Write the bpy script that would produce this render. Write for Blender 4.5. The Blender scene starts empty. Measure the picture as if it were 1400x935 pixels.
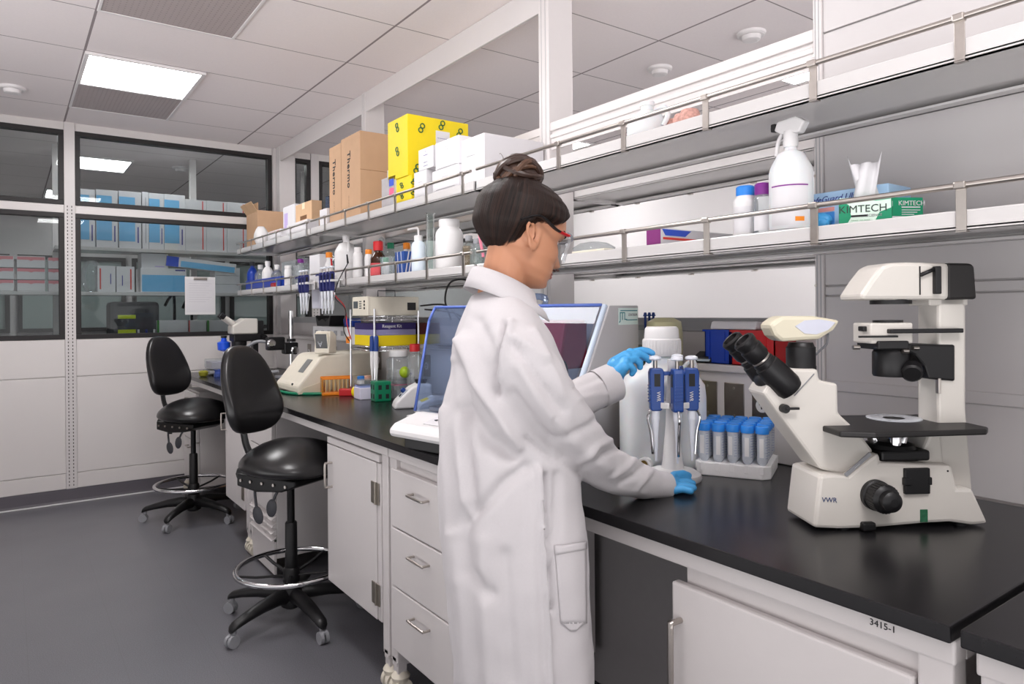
import bpy, bmesh, math, random
from math import pi, sin, cos, sqrt, radians as R
from mathutils import Vector, Matrix, noise
random.seed(7)
C = bpy.context.scene.collection
D = bpy.data
H = 1.362; ZC = 2.775
F, YAW, PITCH, ROLL, CY = 957.354, 0.623761, -0.0011953, -0.0082432, 425.452

# ------------------------------------------------------------------ materials
def lin(c):
    c = c / 255.0
    return c / 12.92 if c <= 0.04045 else ((c + 0.055) / 1.055) ** 2.4
def rgb(h):
    h = h.lstrip('#')
    return (lin(int(h[0:2], 16)), lin(int(h[2:4], 16)), lin(int(h[4:6], 16)), 1)
MATS = {}
def mat(name, col, rough=0.5, metal=0.0, var=0.03, scale=30.0, bump=0.0, trans=0.0, ior=1.45, spec=0.5, emit=None, estr=0, coat=0, sss=0):
    """principled material with a little procedural colour and roughness variation"""
    if name in MATS: return MATS[name]
    m = D.materials.new(name); m.use_nodes = True
    nt = m.node_tree; p = nt.nodes['Principled BSDF']
    p.inputs['Roughness'].default_value = rough; p.inputs['Metallic'].default_value = metal
    p.inputs['IOR'].default_value = ior; p.inputs['Specular IOR Level'].default_value = spec
    p.inputs['Transmission Weight'].default_value = trans
    p.inputs['Coat Weight'].default_value = coat
    if sss:
        p.inputs['Subsurface Weight'].default_value = sss; p.inputs['Subsurface Radius'].default_value = (0.012, 0.005, 0.003)
    tc = nt.nodes.new('ShaderNodeTexCoord'); nz = nt.nodes.new('ShaderNodeTexNoise')
    nz.inputs['Scale'].default_value = scale; nz.inputs['Detail'].default_value = 3
    nt.links.new(tc.outputs['Object'], nz.inputs['Vector'])
    mx = nt.nodes.new('ShaderNodeMix'); mx.data_type = 'RGBA'
    c = rgb(col); k = 1 - var * 2
    mx.inputs['A'].default_value = (c[0] * k, c[1] * k, c[2] * k, 1)
    mx.inputs['B'].default_value = tuple(min(1, v * (1 + var)) for v in c[:3]) + (1,)
    nt.links.new(nz.outputs['Fac'], mx.inputs['Factor'])
    nt.links.new(mx.outputs['Result'], p.inputs['Base Color'])
    if bump:
        b = nt.nodes.new('ShaderNodeBump'); b.inputs['Strength'].default_value = bump; b.inputs['Distance'].default_value = 0.002
        nt.links.new(nz.outputs['Fac'], b.inputs['Height']); nt.links.new(b.outputs['Normal'], p.inputs['Normal'])
    if emit:
        p.inputs['Emission Color'].default_value = rgb(emit); p.inputs['Emission Strength'].default_value = estr
    MATS[name] = m; return m
def pane(name, tint, gloss=0.12, rough=0.0, opac=0.0, col='#ffffff'):
    """thin clear sheet: transparent with a tint, fresnel reflection, optional milky share"""
    if name in MATS: return MATS[name]
    m = D.materials.new(name); m.use_nodes = True; nt = m.node_tree; nt.nodes.clear()
    out = nt.nodes.new('ShaderNodeOutputMaterial'); t = nt.nodes.new('ShaderNodeBsdfTransparent'); t.inputs[0].default_value = rgb(tint)
    g = nt.nodes.new('ShaderNodeBsdfGlossy'); g.inputs['Roughness'].default_value = rough
    lw = nt.nodes.new('ShaderNodeFresnel'); lw.inputs['IOR'].default_value = 1.5
    ma = nt.nodes.new('ShaderNodeMath'); ma.operation = 'MULTIPLY_ADD'; ma.inputs[1].default_value = 0.55; ma.inputs[2].default_value = gloss * 0.03; ma.use_clamp = True
    nt.links.new(lw.outputs[0], ma.inputs[0])
    d = nt.nodes.new('ShaderNodeBsdfDiffuse'); d.inputs[0].default_value = rgb(col)
    nz = nt.nodes.new('ShaderNodeTexNoise'); nz.inputs['Scale'].default_value = 8
    mo = nt.nodes.new('ShaderNodeMath'); mo.operation = 'MULTIPLY_ADD'; mo.inputs[1].default_value = opac * 0.2; mo.inputs[2].default_value = opac * 0.9; mo.use_clamp = True
    nt.links.new(nz.outputs['Fac'], mo.inputs[0])
    m1 = nt.nodes.new('ShaderNodeMixShader'); m2 = nt.nodes.new('ShaderNodeMixShader')
    nt.links.new(mo.outputs[0], m1.inputs[0]); nt.links.new(t.outputs[0], m1.inputs[1]); nt.links.new(d.outputs[0], m1.inputs[2])
    nt.links.new(ma.outputs[0], m2.inputs[0]); nt.links.new(m1.outputs[0], m2.inputs[1]); nt.links.new(g.outputs[0], m2.inputs[2])
    nt.links.new(m2.outputs[0], out.inputs[0]); MATS[name] = m; return m

# ------------------------------------------------------------------ mesh builder
class MB:
    def __init__(s): s.v = []; s.f = []; s.sm = []
    def add(s, vs, fs, smooth=False):
        n = len(s.v); s.v += [tuple(v) for v in vs]; s.f += [tuple(i + n for i in f) for f in fs]; s.sm += [smooth] * len(fs); return s
    def box(s, x0, x1, y0, y1, z0, z1, bev=0.0, M=None, seg=2):
        if x0 > x1: x0, x1 = x1, x0
        if y0 > y1: y0, y1 = y1, y0
        if z0 > z1: z0, z1 = z1, z0
        vs = [Vector((x, y, z)) for x in (x0, x1) for y in (y0, y1) for z in (z0, z1)]
        fs = [(0, 1, 3, 2), (4, 6, 7, 5), (0, 4, 5, 1), (2, 3, 7, 6), (0, 2, 6, 4), (1, 5, 7, 3)]
        if bev > 0:
            bm = bmesh.new(); bv = [bm.verts.new(v) for v in vs]; [bm.faces.new([bv[i] for i in f]) for f in fs]
            b = min(bev, (x1 - x0) * .49, (y1 - y0) * .49, (z1 - z0) * .49)
            bmesh.ops.bevel(bm, geom=bm.edges[:], offset=b, segments=seg, profile=.5, affect='EDGES')
            bmesh.ops.recalc_face_normals(bm, faces=bm.faces[:])
            bm.verts.index_update(); vs = [v.co.copy() for v in bm.verts]; fs = [tuple(v.index for v in f.verts) for f in bm.faces]; bm.free()
        if M: vs = [M @ v for v in vs]
        return s.add(vs, fs, False)
    def lathe(s, prof, seg=24, M=None, smooth=True, cap=True):
        """prof: list of (radius, z) from bottom to top"""
        vs = []; fs = []; n = len(prof)
        for r, z in prof:
            for k in range(seg):
                a = 2 * pi * k / seg; vs.append(Vector((r * cos(a), r * sin(a), z)))
        for i in range(n - 1):
            for k in range(seg):
                k2 = (k + 1) % seg; fs.append((i * seg + k, i * seg + k2, (i + 1) * seg + k2, (i + 1) * seg + k))
        if M: vs = [M @ v for v in vs]
        s.add(vs, fs, smooth)
        if cap:
            m = len(s.v) - len(vs)
            s.f.append(tuple(m + k for k in range(seg))[::-1]); s.sm.append(False)
            s.f.append(tuple(m + (n - 1) * seg + k for k in range(seg))); s.sm.append(False)
        return s
    def cyl(s, p0, p1, r0, r1=None, seg=16, smooth=True):
        p0 = Vector(p0); p1 = Vector(p1); d = p1 - p0; q = d.to_track_quat('Z', 'Y').to_matrix().to_4x4()
        return s.lathe([(r0, 0), (r0 if r1 is None else r1, d.length)], seg, Matrix.Translation(p0) @ q, smooth)
    def tube(s, pts, r, seg=8, closed=False, cap=True, flat=1.0, up=None):
        """sweep a circle (radius r or list) along pts; flat squashes one axis"""
        P = [Vector(p) for p in pts]; n = len(P); rr = r if isinstance(r, (list, tuple)) else [r] * n
        vs = []; fs = []; prev = None
        for i in range(n):
            a = P[(i - 1) % n] if (closed or i > 0) else P[0]; b = P[(i + 1) % n] if (closed or i < n - 1) else P[-1]
            t = (b - a).normalized()
            if prev is None:
                u = Vector(up) if up else (Vector((0, 0, 1)) if abs(t.z) < .9 else Vector((1, 0, 0)))
                x = t.cross(u).normalized()
            else:
                x = (prev - t * prev.dot(t)).normalized()
            prev = x; y = t.cross(x)
            for k in range(seg):
                an = 2 * pi * k / seg; vs.append(P[i] + x * (cos(an) * rr[i]) + y * (sin(an) * rr[i] * flat))
        for i in range(n if closed else n - 1):
            j = (i + 1) % n
            for k in range(seg):
                k2 = (k + 1) % seg; fs.append((i * seg + k, i * seg + k2, j * seg + k2, j * seg + k))
        m0 = len(s.v); s.add(vs, fs, True)
        if cap and not closed:
            s.f.append(tuple(m0 + k for k in range(seg))[::-1]); s.sm.append(False)
            s.f.append(tuple(m0 + (n - 1) * seg + k for k in range(seg))); s.sm.append(False)
        return s
    def prism(s, poly, a0, a1, axis='y', M=None, bev=0.0):
        """poly: 2-D outline. axis y: (x,z) outline extruded along y; x: (y,z); z: (x,y)"""
        def mk(p, a):
            if axis == 'y': return Vector((p[0], a, p[1]))
            if axis == 'x': return Vector((a, p[0], p[1]))
            return Vector((p[0], p[1], a))
        n = len(poly); vs = [mk(p, a0) for p in poly] + [mk(p, a1) for p in poly]
        fs = [tuple(range(n)), tuple(range(2 * n - 1, n - 1, -1))] + [(i, i + n, (i + 1) % n + n, (i + 1) % n) for i in range(n)]
        bm = bmesh.new(); bv = [bm.verts.new(v) for v in vs]; [bm.faces.new([bv[i] for i in f]) for f in fs]
        bmesh.ops.recalc_face_normals(bm, faces=bm.faces[:])
        if bev > 0: bmesh.ops.bevel(bm, geom=[e for e in bm.edges if e.calc_face_angle(0) > .5], offset=bev, segments=2, profile=.5, affect='EDGES')
        bm.verts.index_update(); vs = [v.co.copy() for v in bm.verts]; fs = [tuple(v.index for v in f.verts) for f in bm.faces]; bm.free()
        if M: vs = [M @ v for v in vs]
        return s.add(vs, fs, False)
    def ell(s, c, r, seg=20, rings=12, M=None):
        vs = []; fs = []
        for i in range(rings + 1):
            th = -pi / 2 + pi * i / rings
            for k in range(seg):
                a = 2 * pi * k / seg
                vs.append(Vector((c[0] + r[0] * cos(th) * cos(a), c[1] + r[1] * cos(th) * sin(a), c[2] + r[2] * sin(th))))
        for i in range(rings):
            for k in range(seg):
                k2 = (k + 1) % seg; fs.append((i * seg + k, i * seg + k2, (i + 1) * seg + k2, (i + 1) * seg + k))
        if M: vs = [M @ v for v in vs]
        return s.add(vs, fs, True)
    def loft(s, rings, smooth=True, cap=True, closed=True):
        n = len(rings[0]); m0 = len(s.v); vs = [v for r in rings for v in r]; fs = []
        for i in range(len(rings) - 1):
            for k in range(n if closed else n - 1):
                k2 = (k + 1) % n; fs.append((i * n + k, i * n + k2, (i + 1) * n + k2, (i + 1) * n + k))
        s.add(vs, fs, smooth)
        if cap and closed:
            s.f.append(tuple(m0 + k for k in range(n))[::-1]); s.sm.append(smooth)
            s.f.append(tuple(m0 + (len(rings) - 1) * n + k for k in range(n))); s.sm.append(smooth)
        return s
    def xf(s, M, start=0):
        for i in range(start, len(s.v)): s.v[i] = tuple(M @ Vector(s.v[i]))
        return s
    def build(s, name, m, parent=None, loc=(0, 0, 0), rz=0.0, fixn=True, sharp=40):
        me = D.meshes.new(name); me.from_pydata([tuple(v) for v in s.v], [], s.f)
        me.polygons.foreach_set('use_smooth', s.sm)
        if fixn:
            bm = bmesh.new(); bm.from_mesh(me); bmesh.ops.remove_doubles(bm, verts=bm.verts[:], dist=1e-6)
            bmesh.ops.recalc_face_normals(bm, faces=bm.faces[:])
            for e in bm.edges:
                if len(e.link_faces) == 2 and e.calc_face_angle(0) > R(sharp): e.smooth = False
            bm.to_mesh(me); bm.free()
        o = D.objects.new(name, me); C.objects.link(o); o.location = loc; o.rotation_euler = (0, 0, rz)
        if isinstance(m, (list, tuple)):
            for q in m: me.materials.append(q)
        else: me.materials.append(m)
        if parent is not None: o.parent = parent
        return o
def tag(o, label=None, cat=None, group=None, kind=None):
    if label: o['label'] = label
    if cat: o['category'] = cat
    if group: o['group'] = group
    if kind: o['kind'] = kind
    return o
def thing(name, label, cat, loc=(0, 0, 0), rz=0.0, group=None):
    o = D.objects.new(name, None); o.empty_display_size = .05; C.objects.link(o); o.location = loc; o.rotation_euler = (0, 0, rz)
    return tag(o, label, cat, group)
def struct(name, mb, m, label=None, parent=None):
    o = mb.build(name, m, parent)
    o['kind'] = 'structure'
    if label: o['label'] = label
    return o
def kids(o): return [c for c in D.objects if c.parent == o]
def dup(o, loc=None, rz=None, label=None, group=None, parent=None):
    c = o.copy(); C.objects.link(c)
    if parent is not None: c.parent = parent
    if loc is not None: c.location = loc
    if rz is not None: c.rotation_euler = (0, 0, rz)
    if label: c['label'] = label
    if group: c['group'] = group
    for k in kids(o): dup(k, parent=c)
    return c
def textmesh(txt, size, m, name, parent=None, M=None, ext=0.0004, align='CENTER', shear=0.0, space=1.0, bold=0.0):
    cu = D.curves.new(name, 'FONT'); cu.body = txt; cu.size = size; cu.extrude = ext; cu.align_x = align; cu.align_y = 'CENTER'
    cu.resolution_u = 3; cu.offset = bold * size; cu.shear = shear; cu.space_character = space
    to = D.objects.new(name, cu); C.objects.link(to); bpy.context.view_layer.update()
    me = bpy.data.meshes.new_from_object(to.evaluated_get(bpy.context.evaluated_depsgraph_get()))
    D.objects.remove(to); me.name = name
    if M is not None: me.transform(M)
    me.materials.clear(); me.materials.append(m)
    o = D.objects.new(name, me); C.objects.link(o)
    if parent is not None: o.parent = parent
    return o
def frame(origin, xdir, ydir):
    """matrix taking local x,y (text plane) to given directions"""
    x = Vector(xdir).normalized(); y = Vector(ydir).normalized(); z = x.cross(y)
    return Matrix.Translation(Vector(origin)) @ Matrix((x, y, z)).transposed().to_4x4()
def tr(x, y, z): return Matrix.Translation((x, y, z))
def rot(a, ax): return Matrix.Rotation(a, 4, ax)
def rrect(x0, x1, y0, y1, r, n=5):
    out = []
    for cx, cy, a0 in ((x1 - r, y0 + r, -pi / 2), (x1 - r, y1 - r, 0), (x0 + r, y1 - r, pi / 2), (x0 + r, y0 + r, pi)):
        for i in range(n + 1):
            a = a0 + pi / 2 * i / n; out.append((cx + r * cos(a), cy + r * sin(a)))
    return out
def bez(p0, p1, p2, p3, n=12):
    P = [Vector(p) for p in (p0, p1, p2, p3)]
    return [P[0] * (1 - t) ** 3 + P[1] * 3 * t * (1 - t) ** 2 + P[2] * 3 * t * t * (1 - t) + P[3] * t ** 3 for t in [i / n for i in range(n + 1)]]
def spline(pts, n=8):
    P = [Vector(p) for p in pts]; out = []
    for i in range(len(P) - 1):
        a = P[max(i - 1, 0)]; b = P[i]; c = P[i + 1]; d = P[min(i + 2, len(P) - 1)]
        for k in range(n):
            t = k / n
            out.append(0.5 * ((2 * b) + (c - a) * t + (2 * a - 5 * b + 4 * c - d) * t * t + (3 * b - a - 3 * c + d) * t ** 3))
    out.append(P[-1]); return out
# common materials
white = mat('white_enamel', '#d3cecd', .32, var=.01)
panelw = mat('white_panel', '#dad5d3', .3, var=.01, scale=3)
frostw = mat('grey_panel', '#c4c0c0', .35, var=.01, scale=3)
plasticw = mat('white_plastic', '#dcdada', .38, var=.01)
milky = mat('milky_plastic', '#d8dadc', .42, var=.02, sss=.3)
black = mat('black_plastic', '#141315', .42, var=.1)
blackm = mat('black_metal', '#101012', .35, metal=.2, var=.1)
steel = mat('brushed_steel', '#b9b2ac', .3, metal=1, var=.06, scale=60)
chrome = mat('chrome', '#d8d8da', .08, metal=1, var=.02)
cream = mat('cream_plastic', '#ddd6c6', .45, var=.02)
beige = mat('beige_enamel', '#dcd5c5', .45, var=.03)
greyp = mat('grey_plastic', '#8f9094', .45, var=.04)
dgrey = mat('dark_grey_plastic', '#3c3d42', .5, var=.05)
blue = mat('royal_blue_plastic', '#1a3fa8', .35, var=.05)
skyb = mat('sky_blue_plastic', '#2f86e0', .35, var=.04)
navy = mat('navy_plastic', '#1f3f86', .4, var=.05)
redp = mat('red_plastic', '#c42026', .35, var=.05)
greenp = mat('green_plastic', '#0f7a55', .35, var=.05)
orangep = mat('orange_plastic', '#e8871e', .35, var=.04)
yellowp = mat('yellow_plastic', '#f2d40e', .4, var=.03)
purple = mat('purple_plastic', '#7a2585', .35, var=.05)
card = mat('cardboard', '#c09c7c', .8, var=.05, scale=14)
cardl = mat('cardboard_light', '#caa784', .8, var=.05, scale=14)
paper = mat('paper_white', '#d4d2d5', .6, var=.012)
ink = mat('black_ink', '#1c1b1e', .6)
clear = pane('clear_plastic', '#f2f5f6', .25, .05, .12, '#eef2f5')
clearg = pane('clear_glass', '#f1f6f4', .3, .0, .04)
bluepane = pane('blue_tint_acrylic', '#d3dff2', .3, .02, .04, '#9db4dd')
# ------------------------------------------------------------------ room shell
XL, XR, YB, YF = -1.7, 4.6, -1.6, 6.045
def grid_ceiling():
    m = D.materials.new('ceiling_tiles'); m.use_nodes = True; nt = m.node_tree; p = nt.nodes['Principled BSDF']
    p.inputs['Roughness'].default_value = .85
    tc = nt.nodes.new('ShaderNodeTexCoord'); sx = nt.nodes.new('ShaderNodeSeparateXYZ'); nt.links.new(tc.outputs['Object'], sx.inputs[0])
    def line(sock, off, period, w):
        a = nt.nodes.new('ShaderNodeMath'); a.operation = 'SUBTRACT'; a.inputs[1].default_value = off - period * 20
        nt.links.new(sock, a.inputs[0])
        b = nt.nodes.new('ShaderNodeMath'); b.operation = 'PINGPONG'; b.inputs[1].default_value = period / 2; nt.links.new(a.outputs[0], b.inputs[0])
        c = nt.nodes.new('ShaderNodeMath'); c.operation = 'LESS_THAN'; c.inputs[1].default_value = w; nt.links.new(b.outputs[0], c.inputs[0])
        return c.outputs[0]
    l1 = line(sx.outputs[0], .34, 1.216, .006); l2 = line(sx.outputs[1], 4.347, .61, .0035)
    mxx = nt.nodes.new('ShaderNodeMath'); mxx.operation = 'MAXIMUM'; nt.links.new(l1, mxx.inputs[0]); nt.links.new(l2, mxx.inputs[1])
    nz = nt.nodes.new('ShaderNodeTexNoise'); nz.inputs['Scale'].default_value = 90; nt.links.new(tc.outputs['Object'], nz.inputs['Vector'])
    tm = nt.nodes.new('ShaderNodeMix'); tm.data_type = 'RGBA'; tm.inputs['A'].default_value = rgb('#eee6e6'); tm.inputs['B'].default_value = rgb('#f4ecec'); nt.links.new(nz.outputs['Fac'], tm.inputs['Factor'])
    mm = nt.nodes.new('ShaderNodeMix'); mm.data_type = 'RGBA'; mm.inputs['B'].default_value = rgb('#94898b')
    nt.links.new(mxx.outputs[0], mm.inputs['Factor']); nt.links.new(tm.outputs['Result'], mm.inputs['A']); nt.links.new(mm.outputs['Result'], p.inputs['Base Color'])
    return m
def floor_mat():
    m = D.materials.new('vinyl_floor'); m.use_nodes = True; nt = m.node_tree; p = nt.nodes['Principled BSDF']
    tc = nt.nodes.new('ShaderNodeTexCoord')
    n1 = nt.nodes.new('ShaderNodeTexNoise'); n1.inputs['Scale'].default_value = 260; n1.inputs['Detail'].default_value = 2; nt.links.new(tc.outputs['Object'], n1.inputs['Vector'])
    cr = nt.nodes.new('ShaderNodeValToRGB'); cr.color_ramp.elements[0].position = .3; cr.color_ramp.elements[1].position = .72
    cr.color_ramp.elements[0].color = rgb('#57575c'); cr.color_ramp.elements[1].color = rgb('#727177'); nt.links.new(n1.outputs['Fac'], cr.inputs[0])
    sx = nt.nodes.new('ShaderNodeSeparateXYZ'); nt.links.new(tc.outputs['Object'], sx.inputs[0])
    a = nt.nodes.new('ShaderNodeMath'); a.operation = 'SUBTRACT'; a.inputs[1].default_value = .36 - .305 * 40; nt.links.new(sx.outputs[0], a.inputs[0])
    b = nt.nodes.new('ShaderNodeMath'); b.operation = 'PINGPONG'; b.inputs[1].default_value = .1525; nt.links.new(a.outputs[0], b.inputs[0])
    c = nt.nodes.new('ShaderNodeMath'); c.operation = 'LESS_THAN'; c.inputs[1].default_value = .0012; nt.links.new(b.outputs[0], c.inputs[0])
    d = nt.nodes.new('ShaderNodeMath'); d.operation = 'MULTIPLY'; d.inputs[1].default_value = .45; nt.links.new(c.outputs[0], d.inputs[0])
    mm = nt.nodes.new('ShaderNodeMix'); mm.data_type = 'RGBA'; mm.inputs['B'].default_value = rgb('#59585b')
    nt.links.new(d.outputs[0], mm.inputs['Factor']); nt.links.new(cr.outputs[0], mm.inputs['A']); nt.links.new(mm.outputs['Result'], p.inputs['Base Color'])
    n2 = nt.nodes.new('ShaderNodeTexNoise'); n2.inputs['Scale'].default_value = 3; nt.links.new(tc.outputs['Object'], n2.inputs['Vector'])
    mr = nt.nodes.new('ShaderNodeMapRange'); mr.inputs[3].default_value = .27; mr.inputs[4].default_value = .38; nt.links.new(n2.outputs['Fac'], mr.inputs[0]); nt.links.new(mr.outputs[0], p.inputs['Roughness'])
    bp = nt.nodes.new('ShaderNodeBump'); bp.inputs['Strength'].default_value = .06; bp.inputs['Distance'].default_value = .001
    nt.links.new(n1.outputs['Fac'], bp.inputs['Height']); nt.links.new(bp.outputs[0], p.inputs['Normal'])
    return m
ceilm = grid_ceiling()
struct('floor', MB().box(XL - .3, XR + .3, YB, 11.2, -.1, 0), floor_mat())
struct('ceiling', MB().box(XL - .3, XR + .3, YB, 11.2, ZC, ZC + .1), ceilm)
struct('wall_left', MB().box(XL - .1, XL, 4.2, 11.2, 0, ZC), panelw)
struct('wall_right', MB().box(XR, XR + .1, YB, 11.2, 0, ZC), mat('white_paint', '#e8e5e5', .6, var=.01, scale=3))
struct('base_gleam_strip', MB().box(XL, XR, 6.005, 6.022, 0, .008, .002), mat('base_edge_gleam', '#d8d6d8', .3))  # gleam along the cove edge, put in as a pale strip
struct('wall_back', MB().box(XL, XR, 11.0, 11.1, 0, ZC), frostw)
gasket = mat('window_gasket', '#211d1e', .5)
base = mat('vinyl_base', '#5f5b61', .4, var=.02)
slot = mat('slot_dark', '#55504f', .6)
# far partition: two bays left of the rack end post and the bays right of it
def partition():
    mb = MB(); y0, y1 = 6.045, 6.125
    def seg(x0, x1):
        mb.box(x0, x1, y0 + .012, y1, .10, 1.17)                     # solid lower panels
        mb.box(x0, x1, y0, y1, .10, .209, .003); mb.box(x0, x1, y0, y1, .214, .913, .003); mb.box(x0, x1, y0, y1, .918, 1.19, .003)
        mb.box(x0, x1, y0, y1, 2.112, 2.172, .004)                   # transom
        mb.box(x0, x1, y0, y1, 2.718, ZC, .002)                      # head
    seg(XL, .336); seg(.404, 1.835); seg(2.01, 2.172); seg(2.245, XR)
    return mb
pw = partition(); struct('wall_far', pw, panelw)
def upright(x0, x1, slots=True):
    m = MB(); w = x1 - x0
    m.box(x0, x1, 6.032, 6.125, 0.10, ZC, .002)
    o = struct('trim_1', m, white)
    if slots:
        s_ = MB()
        for fx in (.28, .68):
            z = .12
            while z < 2.16:
                s_.box(x0 + w * fx - .003, x0 + w * fx + .003, 6.0313, 6.035, z, z + .013); z += .0254
        struct('slot_rows', s_, slot, parent=o)
    return o
upright(.336, .404); upright(2.172, 2.245); 
struct('trim_2', MB().box(1.835, 2.01, 6.0, 6.125, 0, ZC, .004), white)
winglass = pane('window_glass', '#e6eaea', .0, 0.0, .0)
wn = 1
for x0, x1 in ((XL, .336), (.404, 1.835), (2.01, 2.172), (2.245, XR)):
    for z0, z1 in ((1.19, 2.112), (2.172, 2.718)):
        g = .034; fr = MB()
        for a in ((x0, x1, z0, z0 + g), (x0, x1, z1 - g, z1), (x0, x0 + g, z0 + g, z1 - g), (x1 - g, x1, z0 + g, z1 - g)):
            fr.box(a[0], a[1], 6.04, 6.11, a[2], a[3], .002)
        o = struct('window_%d' % wn, fr, gasket)
        struct('glass', MB().box(x0 + g, x1 - g, 6.072, 6.076, z0 + g, z1 - g), winglass, parent=o); wn += 1
struct('baseboard_far', MB().prism([(6.02, 0), (6.033, .006), (6.037, .02), (6.037, .1), (6.05, .1), (6.05, 0)], XL, XR, 'x'), base)
# ------------------------------------------------------------------ ceiling fittings
lens = mat('light_diffuser', '#ffffff', .5, emit='#f9f7f7', estr=27.0)
lens2 = mat('light_diffuser_next_room', '#ffffff', .5, emit='#f9f7f7', estr=22.0)
framew = mat('fixture_frame', '#e8e4e4', .4)
grille = mat('grille_grey', '#b4a9a8', .55, var=.03)
grille2 = mat('grille_hole', '#9c9190', .7)
def ceil_light(x0, y0, label, m=lens, group='recessed ceiling lights', w=.606):
    t = thing('ceiling_light', label, 'ceiling light', (x0 + w / 2, y0 + w / 2, ZC), 0, group); h = w / 2
    fr = MB(); k = .022
    for a in ((-h, h, -h, -h + k), (-h, h, h - k, h), (-h, -h + k, -h + k, h - k), (h - k, h, -h + k, h - k)): fr.box(a[0], a[1], a[2], a[3], -.016, -.0005, .002)
    fr.build('frame', framew, t); MB().box(-h + k, h - k, -h + k, h - k, -.008, -.001).build('diffuser', m, t)
    return t
ceil_light(.341, 4.35, 'glowing square ceiling light above the aisle in front of the window wall')
ceil_light(3.385, 1.91, 'ceiling light glowing beyond the shelving, just behind the top rail on the right')
ceil_light(3.385, 4.35, 'ceiling light beyond the shelving, half hidden to the right of the tall post')
for x, y in ((.341, 1.91), (.341, -.53), (3.385, -.53)): ceil_light(x, y, 'square ceiling light outside the frame')
ceil_light(.341, 7.21, 'ceiling light seen through the upper window in the next room', lens2, 'lights in the next room')
ceil_light(.341, 9.3, 'farthest ceiling light seen through the window in the next room', lens2, 'lights in the next room')
for x in (.0, .9, 1.8): ceil_light(x, 6.14, 'added unseen light close behind the window head', lens2, 'lights in the next room', w=.31)  # unseen lamps added to brighten the box fronts behind the glass
ceil_light(3.385, 8.0, 'next room light hidden behind the shelves', lens2, 'lights in the next room')
def ceil_vent(x0, y0, label):
    w = .606; h = w / 2; t = thing('ceiling_vent', label, 'vent', (x0 + h, y0 + h, ZC), 0, 'square ceiling vents')
    fr = MB(); k = .014
    for a in ((-h, h, -h, -h + k), (-h, h, h - k, h), (-h, -h + k, -h + k, h - k), (h - k, h, -h + k, h - k)): fr.box(a[0], a[1], a[2], a[3], -.009, -.0005, .002)
    fr.build('frame', framew, t); MB().box(-h + k, h - k, -h + k, h - k, -.006, -.0005).build('plate', grille, t)
    hm = MB()
    for i in range(24):
        for j in range(24):
            x = -h + .03 + i * .0237; y = -h + .03 + j * .0237; hm.box(x - .003, x + .003, y - .003, y + .003, -.0065, -.0055)
    hm.build('perforation', grille2, t); return t
ceil_vent(.341, 3.13, 'grey perforated ceiling vent at the top edge of the picture')
ceil_vent(.341, 4.96, 'grey perforated ceiling vent beside the glowing light, nearer the window wall')
def detector(p, label, name='smoke_detector', cat='smoke detector'):
    t = thing(name, label, cat, p, 0, 'round ceiling detectors')
    MB().lathe([(.062, -.018), (.070, -.012), (.072, 0)], 32).build('base', framew, t)
    MB().lathe([(.030, -.042), (.044, -.038), (.048, -.018)], 32).build('sensor', framew, t)
    MB().lathe([(.0445, -.034), (.0455, -.026)], 32, cap=False).build('slot', greyp, t); return t
detector((3.084, 2.177, ZC), 'round white smoke detector nearest the right hand column')
detector((3.087, 2.798, ZC), 'round white smoke detector above the jug on the top shelf')
detector((.03, 5.297, ZC), 'round white ceiling fitting at the left edge near the windows', 'sprinkler_cover', 'sprinkler cover')
detector((1.35, 7.3, ZC), 'ceiling detector seen through the upper window', )
# ------------------------------------------------------------------ camera and light
cam = D.cameras.new('camera'); co = D.objects.new('camera', cam); C.objects.link(co)
def camM():
    cy, sy = cos(YAW), sin(YAW); M = Matrix(((cy, -sy, 0), (0, 0, -1), (sy, cy, 0)))
    cp, sp = cos(PITCH), sin(PITCH); M = Matrix(((1, 0, 0), (0, cp, -sp), (0, sp, cp))) @ M
    cr, sr = cos(ROLL), sin(ROLL); return Matrix(((cr, -sr, 0), (sr, cr, 0), (0, 0, 1))) @ M
CM = camM()
Mx = Matrix((CM[0], -CM[1], -CM[2])).transposed().to_4x4(); Mx.translation = Vector((0, 0, H))
co.matrix_world = Mx; cam.sensor_width = 36; cam.lens = F / 1400 * 36; cam.shift_y = -(467.5 - CY) / 1400; cam.clip_start = .05
bpy.context.scene.camera = co
w = D.worlds.new('world'); bpy.context.scene.world = w; w.use_nodes = True
wn_ = w.node_tree; wt = wn_.nodes.new('ShaderNodeTexCoord'); wsx = wn_.nodes.new('ShaderNodeSeparateXYZ'); wn_.links.new(wt.outputs['Generated'], wsx.inputs[0])
wr = wn_.nodes.new('ShaderNodeMapRange'); wr.inputs[1].default_value = -.25; wr.inputs[2].default_value = .15; wr.inputs[3].default_value = 4.2; wr.inputs[4].default_value = .5; wn_.links.new(wsx.outputs[2], wr.inputs[0])  # added fill, stronger below the horizon to lift the ceiling
wn_.nodes['Background'].inputs[0].default_value = rgb('#f7f5f6'); wn_.links.new(wr.outputs[0], wn_.nodes['Background'].inputs[1])
vs = bpy.context.scene.view_settings; vs.view_transform = 'Standard'; vs.look = 'None'; vs.exposure = -.08; vs.gamma = 1; vs.use_curve_mapping = False
bpy.context.scene.cycles.use_denoising = True
bpy.context.scene.cycles.max_bounces = 10; bpy.context.scene.cycles.transparent_max_bounces = 48
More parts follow.
